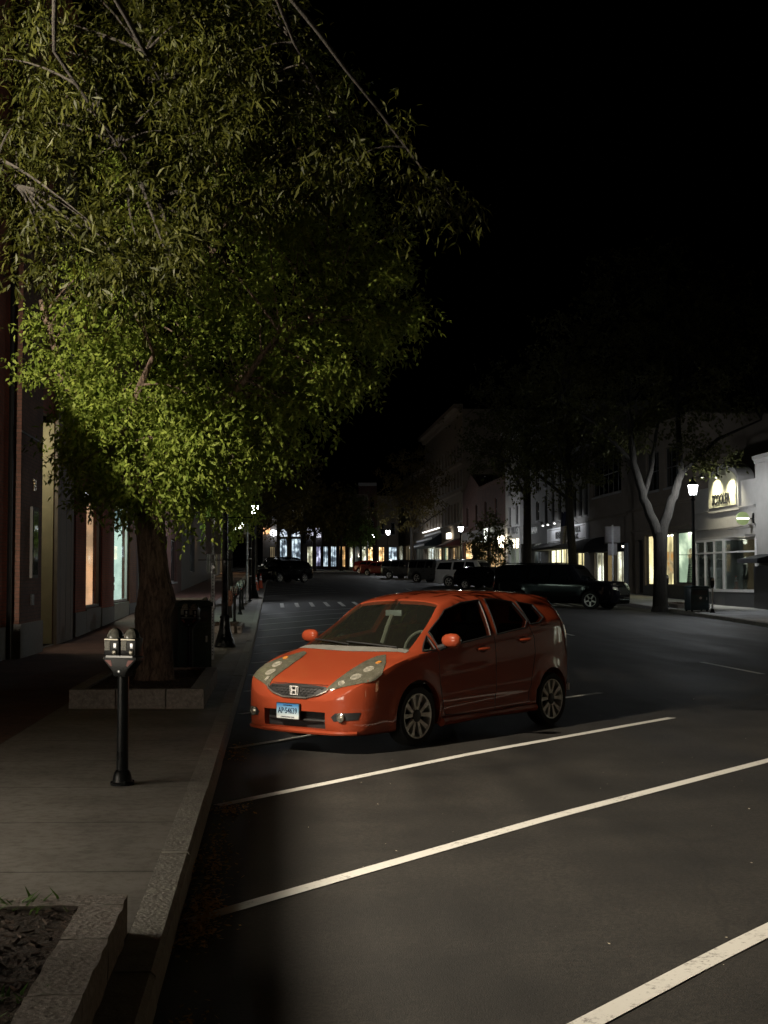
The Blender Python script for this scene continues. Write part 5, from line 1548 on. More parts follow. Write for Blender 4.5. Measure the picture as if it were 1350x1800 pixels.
# R4: tall windows over the white sign board
f = right_bld("sign_board_building", "dark three storey building with a framed white sign board over an awning", 955, 1038, 11.5, M_STUC_G, depth=9)
for px in (962, 974, 986, 998, 1012, 1022, 1032):
    x = f.lx(px); f.window(x - .45, x + .45, f.lz(998, 912) , f.lz(998, 860), nx=1, nz=2)
    f.window(x - .45, x + .45, f.lz(998, 845), f.lz(998, 800), nx=1, nz=2)
f.shop(f.lx(966), f.lx(1003), .4, f.lz(985, 964), E_CREAM, M_DFRAME, 4)
f.shop(f.lx(1012), f.lx(1028), .4, f.lz(1018, 958), E_CREAM, M_DFRAME, 2)
f.wall()
z0, z1 = f.lz(1000, 953), f.lz(1000, 925)
sb = f.box("sign_board", (f.lx(967), -.14, z0), (f.lx(1036), -.003, z1), pbr("sign_white", (.62, .63, .66), .6, var=.05))
f.box("sign_border", (f.lx(969.5), -.152, z0 + .10), (f.lx(1034), -.141, z0 + .14), M_STUC_G, parent=sb); f.box("sign_border", (f.lx(969.5), -.152, z1 - .14), (f.lx(1034), -.141, z1 - .10), M_STUC_G, parent=sb)
f.text("sign_letters", "BENEDICT", f.lx(990), (z0 + z1) / 2 - .02, .62, M_INK, -.16, sb, .02)
f.text("sign_letters", "ARBOR", f.lx(1021), (z0 + z1) / 2 + .18, .5, M_INK, -.16, sb, .02); f.text("sign_letters", "INC.", f.lx(1020), (z0 + z1) / 2 - .24, .42, M_INK, -.16, sb, .02)
for px in (975, 984, 996, 1020):
    x = f.lx(px)
    g = MB().tube([(x, -.1, z1 + .1), (x, -.5, z1 + .35), (x, -.75, z1 + .22)], .02, 5).build("gooseneck_lamp", M_CAST, f.root)
    MB().lathe([(.001, -.05), (.09, -.03), (.05, .05), (.001, .06)], 10, Matrix.Translation((x, -.75, z1 + .2))).build("lamp_bulb", E_WSTRIP, g)
f.awning(f.lx(957), f.lx(1010), f.lz(985, 967), f.lz(985, 952), 1.3, M_CLOTH_K); f.cornice(11.1, .4, .35)
f.box("steel_beam", (f.lx(958), -.1, z1 + .05), (f.W, -.005, z1 + .12), M_STUC_G)
l = bpy.data.lights.new("board_light", 'AREA'); l.shape = 'RECTANGLE'; l.size = 9; l.size_y = .2; l.energy = 60; l.color = (.95, .97, 1)
o = bpy.data.objects.new("board_light", l); C.objects.link(o); o.parent = f.root; o.location = (f.lx(1000), -.95, z1 + .25); 
o.rotation_euler = (R(40), 0, 0)

# R5a grey, R5b white
f = right_bld("grey_narrow_building", "narrow grey building between the white house and the sign board building", 916, 955, 11.0, M_STUC_G, depth=9)
for px in (925, 947):
    for (yb, yt) in ((918, 885), (868, 835)): f.window(f.lx(px) - .6, f.lx(px) + .6, f.lz(935, yb), f.lz(935, yt), M_FRAME, 1, 2)
f.shop(f.lx(918), f.lx(934), .3, f.lz(928, 955), E_DIM, M_DFRAME, 2); f.shop(f.lx(937), f.lx(953), .3, f.lz(945, 955), E_DIM, M_FRAME, 2)
f.wall(); f.text("sign_letters", "LUMPKIN", f.lx(940), f.lz(935, 934), .7, M_WHITE, -.04, None, .01, 1.1)
f.cornice(f.lz(935, 927), .25, .15, name="shop_cornice"); f.cornice(10.7, .4, .35)
f = right_bld("white_narrow_building", "narrow white building with black lettering on its fascia", 891, 916, 12.2, M_WHITE_B, depth=9)
for px in (898, 911):
    for (yb, yt) in ((922, 890), (868, 838), (822, 797)): f.window(f.lx(px) - .55, f.lx(px) + .55, f.lz(903, yb), f.lz(903, yt), M_DFRAME, 1, 2)
f.shop(f.lx(895), f.lx(914), .4, f.lz(904, 946), emit("lit_grey_display", (.55, .56, .45), .6, (.3, .31, .25), (1.2, 1, .4), low=.5), M_FRAME, 2, transom=f.lz(904, 959))
f.wall(); f.text("sign_letters", "BLL | BRUCE", f.lx(904), f.lz(904, 934), .85, M_INK, -.05, None, .02, 1.0)
f.box("fascia", (.1, -.03, f.lz(904, 944)), (f.W - .1, -.003, f.lz(904, 925)), M_WHITE_B); f.cornice(11.8, .4, .4)
x = f.lx(892)
lm = thing("wall_lantern", "bright warm wall lantern at the corner of the white narrow building", "wall lamp", f.root.matrix_basis @ Vector((.3, -.45, f.lz(892, 953))), PHI - PI / 2)
MB().lathe([(.20, -.5), (.32, .35), (.05, .6)], 8, cap=(True, True)).build("lantern_glass", emit("warm_lantern", (1, .88, .62), 14), lm)
MB().tube([(0, .0, .6), (0, .1, .75), (0, .45, .75)], .03, 6).build("bracket", M_CAST, lm)

# R6: brick gabled building with the warm shop
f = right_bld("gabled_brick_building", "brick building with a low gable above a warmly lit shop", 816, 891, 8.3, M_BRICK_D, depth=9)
f.shop(f.lx(818), f.lx(833), .3, f.lz(826, 953), E_WARM, M_DFRAME, 1); f.shop(f.lx(835), f.lx(858), .3, f.lz(848, 950), E_WARM, M_DFRAME, 3, ceil=E_SPOT)
f.shop(f.lx(861), f.lx(888), .3, f.lz(875, 948), E_WARM, M_DFRAME, 3, ceil=E_SPOT)
for px in (824, 840, 856, 874): f.window(f.lx(px) - .6, f.lx(px) + .6, 4.9, 6.8, nx=1, nz=2)
f.wall()
MB().prism([(0, 8.302), (f.W * .45, 8.302), (f.W * .225, 10.0)], 0, 8).build("gable", M_BRICK_D, f.root)
f.box("shop_fascia", (.1, -.12, f.lz(850, 948)), (f.W - .1, -.004, f.lz(850, 930)), pbr("grey_fascia", (.2, .19, .18), .7)); f.cornice(8.0, .3, .25, f.W * .46)
lm = thing("lit_disc_sign", "white glowing round shop sign over the warm shop window", "shop sign", f.root.matrix_basis @ Vector((f.lx(868), -.6, f.lz(868, 938))), PHI - PI / 2)
MB().prism([(-.75, .45), (.75, .45), (.55, -.5), (-.55, -.5)], -.06, .06).build("glowing_face", emit("white_sign_face", (.95, 1, .85), 2.2), lm)
MB().tube([(0, .06, 0), (0, .58, 0)], .04, 6).build("bracket", M_CAST, lm)

# R7: four storeys with the striped awning shop
f = right_bld("four_storey_building", "four storey pale building with tall windows over a striped awning shop", 750, 816, 16.6, M_TAN, depth=9)
for px in np.linspace(754, 813, 12):
    for (yb, yt) in ((925, 893), (870, 842), (825, 798)):
        f.window(f.lx(px) - .55, f.lx(px) + .55, f.lz(783, yb), f.lz(783, yt), M_DFRAME, 1, 2, fw=.08)
f.shop(f.lx(753), f.lx(778), .3, f.lz(766, 953), E_PALE, M_FRAME, 4, ceil=emit("ball_lamp", (1, .95, .85), 7)); f.shop(f.lx(782), f.lx(790), .2, f.lz(786, 952), E_GREEN, M_DFRAME, 1)
f.shop(f.lx(794), f.lx(806), .2, f.lz(800, 962), E_BROWN, M_FRAME, 2); f.shop(f.lx(808), f.lx(814), .2, f.lz(811, 958), E_CREAM, M_FRAME, 1)
f.wall()
aw = f.awning(f.lx(750.5), f.lx(779), f.lz(766, 962), f.lz(766, 940), 2.0, M_CLOTH_N)
za, zb2 = f.lz(766, 962), f.lz(766, 940)
for tz, yy in ((za + .02, -2.03), (za + .16 + (zb2 - za - .16) * .45, -2.0 * .55 - .03), (zb2 + .05, -.08)):
    MB().box((f.lx(750.5), yy - .02, tz), (f.lx(779), yy, tz + .22)).build("white_stripe", pbr("awning_white", (.75, .75, .78), .7), aw)
MB().box((f.lx(750.5), -.4, zb2 + .5), (f.lx(779), -.2, zb2 + .6)).build("light_strip", E_WSTRIP, f.root)
for (px, y, r_) in ((757, 985, .32), (760, 990, .3), (766, 987, .36)):
    MB().lathe([(r_ * math.sin(a), -r_ * math.cos(a)) for a in np.linspace(.02, PI - .02, 9)], 12, Matrix.Translation((f.lx(px), .9, f.lz(px, y)))).build("globe_lamp", emit("ball_lamp", (1, .95, .85), 7), f.root, smooth=True)
f.awning(f.lx(793), f.lx(814), f.lz(800, 962), f.lz(800, 948), 1.6, pbr("maroon_awning", (.05, .012, .012), .9))
MB().box((f.lx(795) , -.5, f.lz(797, 947)), (f.lx(799), -.2, f.lz(797, 937))).build("box_sign", emit("cream_box_sign", (1, .92, .75), 3.5), f.root)
f.cornice(16.2, .9, .9, mat=M_TAN); f.cornice(f.lz(783, 880), .25, .2, name="string_course"); f.cornice(f.lz(783, 835), .25, .2, name="string_course"); f.cornice(f.lz(783, 932), .3, .25, name="string_course")

# R8: lower tan block, and the red brick house closing the view
f = right_bld("tan_block", "tan block with a stone corner far up the far side", 700, 750, 12.5, M_TAN, depth=9)
for px in (704, 709, 714, 719, 725, 731, 738, 745):
    for z in (4.6, 8.2): f.window(f.lx(px) - .7, f.lx(px) + .7, z, z + 2.0, M_DFRAME, 1, 2)
f.shop(f.lx(703), f.lx(711), .4, 3.4, E_PALE, M_DFRAME, 3); f.shop(f.lx(714), f.lx(727), .4, 3.2, E_BROWN, M_DFRAME, 3); f.shop(f.lx(733), f.lx(747), .4, 3.2, E_DIM, M_DFRAME, 3)
f.wall(); f.cornice(12.1, .5, .5)

m = MB()
for (u0, u1) in ((-4.75, 12.5),):
    vs_ = [153.5, 160, 170, 182, 200]
    P_ = [(u, v, prof(v) + .12) for v in vs_ for u in (u0, u1)]
    m.add(P_ + [(u0, 153.5, prof(153.5) - .3), (u1, 153.5, prof(153.5) - .3)], [(2 * i, 2 * i + 1, 2 * i + 3, 2 * i + 2) for i in range(4)] + [(0, 1, 11 - 0, 10)])
tag(street_obj(m.build("end_pavement", M_CONC_R)), kind='structure')

# buildings across the end of the street, where it bends
def span_bld(name, label, pxa, Ya, pxb, Yb, H, mat, **kw):
    A = Vector(((pxa - 675) / F * Ya, Ya)); Bp = Vector(((pxb - 675) / F * Yb, Yb))
    d = Bp - A
    z = (prof(Ya) + prof(Yb)) / 2 + .1
    f = Facade(name, label, (A.x, A.y, z), math.atan2(d.y, d.x), d.length, H, mat, **kw)
    return f
specs = [
 ("low_lit_shop", "grey shop with an orange square sign, leftmost across the end of the street", 462, 176, 486, 174, 6.5, M_STUC_G, [(E_BROWN, .5, .9)], None),
 ("arched_shop", "stone shop with two tall arched lit windows across the end of the street", 486, 174, 531, 170, 7.5, M_TAN, [(E_COOL, .12, .42), (E_COOL, .58, .95)], 'arch'),
 ("violet_shop", "dark fronted shop with violet white windows and a white lit sign", 532, 171, 566, 168, 8.0, M_STUC_G, [(E_PALE, .22, .52), (E_VIO, .58, .95)], 'sign'),
 ("white_lit_shop", "shop with two bright white windows behind the street trees", 566.5, 167.5, 593, 165, 8.5, M_BRICK_D, [(E_COOL, .05, .40), (E_COOL, .55, .95)], None),
 ("orange_door_shop", "shop with an orange lit doorway behind the street trees", 593.5, 165, 612, 163, 8.0, M_BRICK_D, [(E_WARM, .15, .75)], None),
 ("green_lit_shop", "shop with narrow greenish lit windows beside the orange doorway", 612.5, 163, 646, 160.5, 9.0, M_STUC_T, [(E_PALE, .05, .25), (E_DIM, .33, .6), (E_PALE, .7, .95)], None),
 ("tall_corner_house", "tall narrow dark house with a pale cornice beside the red cars", 630, 196, 662, 193, 12.0, M_BRICK_D, [(E_WARM, .2, .8)], 'tall'),
 ("blue_lit_shop", "shop with bluish white windows right of the tall narrow house", 662.5, 193, 700, 190, 10.0, M_STUC_T, [(E_WARM, .08, .35), (E_COOL, .55, .95)], None)]
for nm, lb, pa, Ya, pb, Yb, H, mt, shops, kind in specs:
    f = span_bld(nm, lb, pa, Ya, pb, Ya, H, mt, depth=8)
    for e, a, b in shops: f.shop(f.W * a, f.W * b, .35, 2.9 if kind != 'arch' else 3.9, e, M_DFRAME, 3, room=.8)
    nw = max(2, int(f.W / 1.1))
    if kind != 'arch':
        for z in ((4.9, 8.4) if kind == 'tall' else (4.6,)):
            for i in range(nw):
                x = f.W * (i + .5) / nw
                if z + 1.8 < H - .5: f.window(x - .3, x + .3, z, z + 1.7, M_DFRAME, 1, 2)
    f.wall()
    f.cornice(H - .35, .45, .35, mat=M_WHITE_B if kind == 'tall' else mt)
    if kind == 'arch':
        for e, a, b in shops:
            xa, xb = f.W * a, f.W * b
            MB().prism([(xa, 4.15)] + [((xa + xb) / 2 - (xb - xa) / 2 * math.cos(t), 4.15 + .9 * math.sin(t)) for t in np.linspace(0, PI, 11)[1:-1]] + [(xb, 4.15)], -.03, -.003).build("arch_light", E_COOL, f.root)
    if kind == 'sign':
        MB().box((f.W * .25, -.3, 4.0), (f.W * .95, -.1, 5.2)).build("lit_sign", emit("white_sign_glow", (.92, .92, 1), 1.6, (.5, .5, .6), (2.2, 1, 1), low=.6), f.root)
        f.awning(.1, f.W * .2, 3.2, 5.0, 1.5, M_CLOTH_N, True)
    if nm == "low_lit_shop":
        t = thing("square_sign", "small orange lit square sign above the leftmost shop at the street's end", "shop sign", f.root.matrix_basis @ Vector((f.W * .30, -.5, 4.9)), f.root.rotation_euler.z)
        MB().box((-.42, -.08, -.45), (.42, .08, .45)).build("sign_face", emit("orange_sign_face", (1, .62, .28), 1.6, (.9, .45, .2), (2, 1, 2)), t); MB().tube([(0, .08, .3), (0, .5, .3)], .03, 6).build("bracket", M_CAST, t)
        t = thing("globe_lamp", "white globe lamp next to the orange square sign", "wall lamp", f.root.matrix_basis @ Vector((f.W * .8, -.5, 4.6)), f.root.rotation_euler.z)
        MB().lathe([(.45 * math.sin(a), -.45 * math.cos(a)) for a in np.linspace(.02, PI - .02, 11)], 14).build("globe", emit("white_globe", (.95, .97, 1), 5), t, smooth=True); MB().tube([(0, .44, 0), (0, .5, .0)], .03, 6).build("bracket", M_CAST, t)

# ---- left hand side
v0 = -14.0
f = left_bld("brick_corner_building", "tall red brick building at the left edge with a pale recessed doorway", v0, 35.2, 14.5, M_BRICK, depth=8)
X = lambda v: v - v0
hole = (X(30.2), X(32.5), .02, 5.2)
f.holes.append(hole)
f.shop(X(4.6), X(9.6), .40, 2.2, emit("warm_side_window", (1, .85, .70), 16.5, (.8, .67, .56), (.6, 1, .3), low=.7), M_DFRAME, 3, transom=1.8, room=.3)
for v in (-8, -3, 3, 9, 15, 21, 33):
    for z in (7.2, 10.8): f.window(X(v) - .6, X(v) + .6, z, z + 2.0, M_WHITE, 1, 2)
f.wall()
f.box("granite_plinth", (0, -.06, -.6), (X(4.4), -.002, .62), M_STONE); f.box("granite_plinth", (X(9.8), -.06, -.6), (X(26.95), -.002, .62), M_STONE)
pr = f.box("brick_pier", (X(27.0), -.24, .66), (X(29.5), -.002, 13.6), brick("taupe_brick", (.24, .11, .08), (.29, .14, .10), (.12, .10, .085)))
f.box("granite_base", (X(26.95), -.28, -.6), (X(29.55), -.002, .658), M_STONE)
for z in (4.4, 5.6, 6.8, 8.2): f.box("pier_band", (X(27.0), -.256, z), (X(29.5), -.242, z + .03), M_BLACK, parent=pr)
cs = f.box("framed_case", (X(28.05), -.30, 1.55), (X(28.75), -.243, 3.0), M_STUC_G, parent=pr)
f.box("case_glass", (X(28.12), -.305, 1.62), (X(28.68), -.301, 2.92), M_WINDOW, parent=cs)
f.text("house_number", "24", X(28.5), 3.45, .34, pbr("brass", (.5, .4, .25), .35, .8), -.25, pr)
f.box("intercom", (X(28.2), -.27, 1.0), (X(28.5), -.243, 1.22), M_BLACK, parent=pr)
# recessed doorway: pale reveals, soffit and a dark door
a, b = X(30.2), X(32.5)
f.box("pale_reveal", (b - .002, .0, -.3), (b + .06, 1.35, 5.2), M_CREAM); f.box("brick_reveal", (a - .06, .22, -.3), (a + .002, 1.35, 5.2), M_BRICK_D)
f.box("soffit", (a, .0, 5.2), (b, 1.35, 5.26), M_CREAM); dr = f.box("door", (a, 1.35, -.1), (b, 1.42, 5.2), pbr("dark_door", (.03, .02, .015), .5))
f.box("step", (a, -.05, -.2), (b, 1.35, .02), M_STONE); f.box("door_handle", (a + 1.6, 1.30, .95), (a + 1.64, 1.35, 1.25), M_STEEL, parent=dr)
f.box("grey_pilaster", (X(32.56), -.10, -.6), (X(35.15), -.002, 13.6), pbr("mauve_stone", (.24, .205, .185), .8, var=.12))
for v in (33.0, 33.9, 34.7): f.box("pilaster_groove", (X(v), -.106, .2), (X(v) + .05, -.101, 13.0), M_STONE)
f.cornice(6.0, .32, .735, X(-2.0), X(11.0), M_STONE, "shop_cornice"); f.cornice(13.9, .6, .6)  # lower one: unseen ledge, depth and end shaped to cut the flood beam
l = bpy.data.lights.new("doorway_light", 'POINT'); l.energy = 60; l.color = (1, .92, .62); l.shadow_soft_size = .12
o = bpy.data.objects.new("doorway_light", l); C.objects.link(o); o.parent = f.root; o.location = ((a + b) / 2 - .3, .5, 4.6)
MB().lathe([(.12, 5.06), (.12, 5.19)], 14, Matrix.Translation(((a + b) / 2 - .3, .5, 0))).build("ceiling_light", emit("porch_globe", (1, .92, .65), 1.2), f.root)
MB().tube([(X(26.7), -.10, -.5), (X(26.7), -.10, 13.5)], .05, 8).build("downpipe", M_BLACK, f.root, smooth=True)

# the floodlight high on the brick wall that lights the stalls
fp_ = S(U_LF + .32, 9.4, 7.0)
t = thing("wall_floodlight", "bright wall mounted floodlight above the shop cornice of the brick building", "floodlight", fp_, PHI)
aim = Vector((1.2, 15.0, .2)) - fp_
qa = (Matrix.Rotation(-PHI, 4, 'Z') @ aim.to_track_quat('-Z', 'Y').to_matrix().to_4x4())
MB().box((-.20, -.14, .02), (.20, .14, .14), qa).build("housing", M_BLACK, t, bevel=.015)
MB().box((-.17, -.11, .006), (.17, .11, .018), qa).build("flood_lens", lamp_glass("flood_lens_glass", (1, .9, .74), 40), t)
vz = Matrix.Rotation(R(2), 4, 'X')
el_ = R(8)                       # hood plate cuts the beam 8 degrees below level
hd_ = Vector((aim.x, aim.y, 0)).normalized()
hm_ = Matrix.Rotation(math.atan2(hd_.y, hd_.x) - PHI, 4, 'Z') @ Matrix.Rotation(el_, 4, 'Y')
MB().box((-.05, -.40, .028), (.19, .40, .036), hm_).build("visor", M_BLACK, t)
MB().tube([(-.32, 0, .05), (-.18, 0, .12), (0, 0, .08)], .025, 8).build("bracket", M_BLACK, t)
MB().box((-.325, -.1, -.08), (-.30, .1, .18)).build("wall_plate", M_BLACK, t)
l = bpy.data.lights.new("flood_lamp", 'SPOT'); l.energy = FLOOD_W; l.color = (1, .87, .68); l.spot_size = R(150); l.spot_blend = .6; l.shadow_soft_size = .018
o = bpy.data.objects.new("flood_lamp", l); C.objects.link(o); o.parent = t; o.matrix_local = qa @ Matrix.Translation((0, 0, -.02))

# next building: brick piers between lit shop windows
va, vb = 35.25, 52.0
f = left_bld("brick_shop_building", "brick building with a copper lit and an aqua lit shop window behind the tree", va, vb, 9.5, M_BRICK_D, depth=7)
px = lambda p: px2f_left(p) - va
f.shop(px(151), px(177.5), f.lz(164, 1067), 3.7, E_PINK, M_DFRAME, 1, room=.5, rec=.03); f.shop(px(201), px(227), f.lz(214, 1057), 3.8, E_AQUA, M_FRAME, 1, room=.5, rec=.03)
f.shop(px(241), px(249), .1, 3.6, E_PALE, M_DFRAME, 1, room=.5, rec=.03)
for v in (38.5, 43, 47.5): f.window(v - va - .6, v - va + .6, 5.4, 7.3, M_WHITE, 1, 2)
f.wall()
for p0, p1, mt in ((131, 150, M_BRICK), (178.5, 200, M_BRICK), (228, 240, M_BRICK_LIT)):
    f.box("brick_pier", (px(p0), -.04, .5), (px(p1), -.002, 8.8), mt); f.box("pier_base", (px(p0) - .02, -.06, -.6), (px(p1) + .02, -.002, .498), M_STONE)
f.box("stone_plinth", (px(151), -.05, -.5), (px(177.5), -.002, f.lz(164, 1069)), M_STONE); f.box("stone_plinth", (px(201), -.05, -.5), (px(227), -.002, f.lz(214, 1059)), pbr("pale_plinth", (.34, .36, .31), .7))
sg = f.box("small_lit_sign", (px(138), -.12, 3.35), (px(149), -.042, 3.75), M_BLACK)
f.text("sign_letters", "S-S", px(143.5), 3.55, .42, emit("sign_white_led", (.95, .97, 1), 2.5), -.13, sg, .01)
f.cornice(9.1, .4, .35); f.cornice(4.3, .3, .3, name="shop_cornice")
for (x, z, h_) in ((px(152.5), 2.3, .7), (px(157), 2.2, .9), (px(170), 2.7, .18)):
    MB().box((x, .35, z), (x + .22, .40, z + h_)).build("lit_shelf_sign", emit("cool_shelf", (.8, .9, 1), 2.0), f.root)
for (x, z, h_) in ((px(204), 2.3, .5), (px(213), 2.0, .6), (px(217), 1.9, .7)):
    MB().box((x, .35, z), (x + .3, .40, z + h_)).build("lit_poster", emit("white_poster", (1, .93, .85), 1.6, (.7, .4, .3), (5, 1, 5)), f.root)
for z in (1.25, .98): MB().box((px(211), .24, z), (px(216), .245, z + .2)).build("window_notice", M_WHITE, f.root)
l = bpy.data.lights.new("shop_spill", 'AREA'); l.shape = 'RECTANGLE'; l.size = 2.0; l.size_y = .3; l.energy = 130; l.color = (.85, 1, .85)
o = bpy.data.objects.new("shop_spill", l); C.objects.link(o); o.parent = f.root; o.location = (px(214), .35, 3.6); o.rotation_euler = (R(-48), 0, 0)

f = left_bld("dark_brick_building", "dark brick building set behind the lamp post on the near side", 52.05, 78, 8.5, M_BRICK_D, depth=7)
for v in (54, 58, 62, 66, 70): f.window(v, v + 1.6, 4.6, 6.6, M_DFRAME, 2, 2) if False else f.window(v - 52.05, v - 52.05 + 1.5, 4.6, 6.5, M_DFRAME, 2, 2)
f.shop(1.0, 2.2, .1, 3.0, E_PALE, M_DFRAME, 1, room=.8); f.window(5, 9, .8, 3.0, M_DFRAME, 3, 1); f.window(11, 15, .8, 3.0, M_DFRAME, 3, 1); f.window(18, 22, .8, 3.0, M_DFRAME, 3, 1)
f.wall(); f.cornice(8.1, .4, .35)
f = left_bld("far_side_row_house", "dark row building beyond the orange cones on the near side", 78.1, 150, 9.0, M_STUC_G, depth=7)
for k in range(14):
    f.window(2 + k * 5, 3.5 + k * 5, 4.8, 6.8, M_DFRAME, 2, 2)
f.shop(8, 13, .4, 3.2, E_DIM, M_DFRAME, 3); f.shop(30, 35, .4, 3.2, E_PALE, M_DFRAME, 3); f.shop(44, 50, .4, 3.2, E_CREAM, M_DFRAME, 3); f.shop(58, 66, .4, 3.2, E_WARM, M_DFRAME, 4)
f.wall(); f.cornice(8.6, .4, .35)
def sconce(label, px_, py, Y, col, st_, r_):
    x = (px_ - 675) / F * Y
    t = thing("wall_lantern", label, "wall lamp", (x, Y, zpix(py, Y)), PHI)
    MB().lathe([(r_ * math.sin(a), -r_ * math.cos(a)) for a in np.linspace(.03, PI - .03, 9)], 12).build("globe", emit("globe_%d" % px_, col, st_), t, smooth=True)
    u = UV(x, Y)[0]
    MB().tube([(0, 0, r_), (0, 0, r_ * 1.3), (U_LF - u, 0, r_ * 1.3)], .03, 6).build("bracket", M_CAST, t)
sconce("small orange wall lantern low in the dark left of the sign pole", 366, 955, 92, (1, .55, .2), 6, .16)
sconce("white globe wall lamp glowing through the leaves up the near side", 422, 924, 122, (1, .97, .85), 14, .34)
sconce("dimmer globe wall lamp left of the white globe in the leaves", 411, 927, 118, (.95, 1, .8), 7, .26)
# low wall with a pale coping
p = S(-1.95, 41.0, 0)
t = thing("low_wall", "low dark wall with a pale coping between the tree trunk and the green bin", "low wall", (p.x - .2, p.y, gz(-3, 41)), PHI)
MB().box((-.55, -.2, -.2), (.55, .2, .80)).build("wall_body", M_STUC_T, t); MB().box((-.6, -.25, .80), (.6, .25, .88)).build("coping", M_KERB, t, bevel=.01)

# ------------------------------------------------------------------ trees
def leaves_of(ells, nclump, twigs, per, L, Wd, droop=.3, crad=.45, shell=.72, rs=None, twl=.22):
    """leaf quads gathered on twigs, the twigs in clumps through the crown's volume"""
    r = rs or rng
    wts = np.array([e[2] if len(e) > 2 else e[1][0] * e[1][1] * e[1][2] for e in ells], float); wts /= wts.sum()
    idx = r.choice(len(ells), nclump, p=wts)
    cen = np.array([ells[i][0] for i in idx], float); rad = np.array([ells[i][1] for i in idx], float)
    d = r.normal(size=(nclump, 3)); d /= np.linalg.norm(d, axis=1)[:, None]
    q = np.where(r.random(nclump) < .72, r.uniform(shell, 1.0, nclump), r.uniform(.1, shell, nclump))
    clump = cen + d * rad * q[:, None]
    cs = crad * r.uniform(.55, 1.25, nclump)
    n = nclump * twigs
    ci = np.repeat(np.arange(nclump), twigs)
    off = r.normal(size=(n, 3)) * .5; off[:, 2] *= .75
    tp = clump[ci] + off * cs[ci][:, None]
    td = d[ci] * .6 + r.normal(size=(n, 3)) * .7; td[:, 2] -= droop * 1.2
    td /= np.linalg.norm(td, axis=1)[:, None]
    m = n * per
    ti = np.repeat(np.arange(n), per)
    t = np.tile(np.linspace(0, 1, per), n) * twl * r.uniform(.7, 1.3, m)
    base = tp[ti] + td[ti] * t[:, None]
    ld = td[ti] * .5 + r.normal(size=(m, 3)) * .75; ld[:, 2] -= droop
    ld /= np.linalg.norm(ld, axis=1)[:, None]
    up = r.normal(size=(m, 3)) * .6 + np.array([0, 0, 1.0])
    sd = np.cross(ld, up); sd /= np.linalg.norm(sd, axis=1)[:, None] + 1e-9
    nn = np.cross(sd, ld)
    l = L * r.uniform(.5, 1.45, m)[:, None]; w_ = Wd * r.uniform(.6, 1.35, m)[:, None]
    mid = base + ld * l * .45 + nn * l * .06
    tip = base + ld * l - nn * l * .10
    V = np.stack([base, mid + sd * w_, tip, mid - sd * w_], 1)
    return V, clump, tp, td

def bez(a, b, sag, n=7):
    a, b = Vector(a), Vector(b)
    m = (a + b) / 2 + Vector(sag)
    return [a * (1 - t) ** 2 + m * 2 * t * (1 - t) + b * t * t for t in np.linspace(0, 1, n)]

def tree(label, loc, trunk, limbs, ells, nclump, twigs, per, L, Wd, leaf, bark, droop=.3, crad=.45, group=None, nbranch=120, seed=1, name="street_tree", twl=.22, rough=.0, shell=.72, twig_r=.006, cat="tree"):
    r = np.random.default_rng(seed); pr = random.Random(seed)
    t = thing(name, label, cat, loc, 0, group)
    m = MB()
    pts = [Vector(p[:3]) for p in trunk]; rad = [p[3] for p in trunk]
    # smooth, knobbly trunk
    P, Q = [], []
    n = 14 if rough else 5
    for i in range(len(pts) - 1):
        for k in range(n): P.append(pts[i].lerp(pts[i + 1], k / n)); Q.append(rad[i] + (rad[i + 1] - rad[i]) * k / n)
    P.append(pts[-1]); Q.append(rad[-1])
    m.tube(P, Q, 28 if rough else 12)
    if rough:
        o_ = 0
        ph = [pr.uniform(0, 6.28) for _ in range(6)]
        vv = []
        for i, v in enumerate(m.v):
            c = P[i // 28]; d = Vector(v) - c; th = math.atan2(d.y, d.x); z = v[2]
            k = 1 + rough * (.5 * math.sin(3 * th + ph[0] + 1.5 * z) + .35 * math.sin(7 * th + ph[1] - 2.3 * z) + .3 * math.sin(5 * z + ph[2] + 2 * th) + pr.uniform(-.25, .25))
            vv.append(tuple(c + d * k))
        m.v = vv
    ends = []
    for lb in limbs:
        lp = [Vector(p[:3]) for p in lb]; lr = [p[3] for p in lb]
        PP, RR = [], []
        for i in range(len(lp) - 1):
            for k in range(5): PP.append(lp[i].lerp(lp[i + 1], k / 5) + Vector((pr.uniform(-1, 1), pr.uniform(-1, 1), pr.uniform(-1, 1))) * lr[i] * .18); RR.append(lr[i] + (lr[i + 1] - lr[i]) * k / 5)
        PP.append(lp[-1]); RR.append(lr[-1])
        m.tube(PP, RR, 9); ends += PP[3:]
    if not ends: ends = P[-4:]
    V, clump, tp, td = leaves_of(ells, nclump, twigs, per, L, Wd, droop, crad, shell, r, twl)
    E = np.array([list(e) for e in ends])
    for c in clump[:nbranch]:
        k = int(np.argmin(np.linalg.norm(E - c, axis=1) + .5 * np.abs(E[:, 2] - c[2] + .6)))
        a = Vector(E[k]); b = Vector(c)
        dist = (b - a).length
        m.tube(bez(a, b, (pr.uniform(-.15, .15) * dist, pr.uniform(-.15, .15) * dist, .14 * dist), 6), list(np.linspace(min(.028, .008 + dist * .008), twig_r * .7, 6)), 5)
    m.build("trunk", bark, t, smooth=True, sharp=70)
    quads_obj("crown", V, leaf, t)
    return t

LEAF_G = leafmat("willow_oak_leaf", (.12, .18, .024), (.32, .39, .075), .4)
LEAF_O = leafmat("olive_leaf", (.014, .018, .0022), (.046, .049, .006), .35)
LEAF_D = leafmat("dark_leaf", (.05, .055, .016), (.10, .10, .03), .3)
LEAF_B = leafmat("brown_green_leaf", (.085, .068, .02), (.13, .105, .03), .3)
LEAF_L = leafmat("fresh_leaf", (.10, .17, .04), (.2, .28, .08), .4)

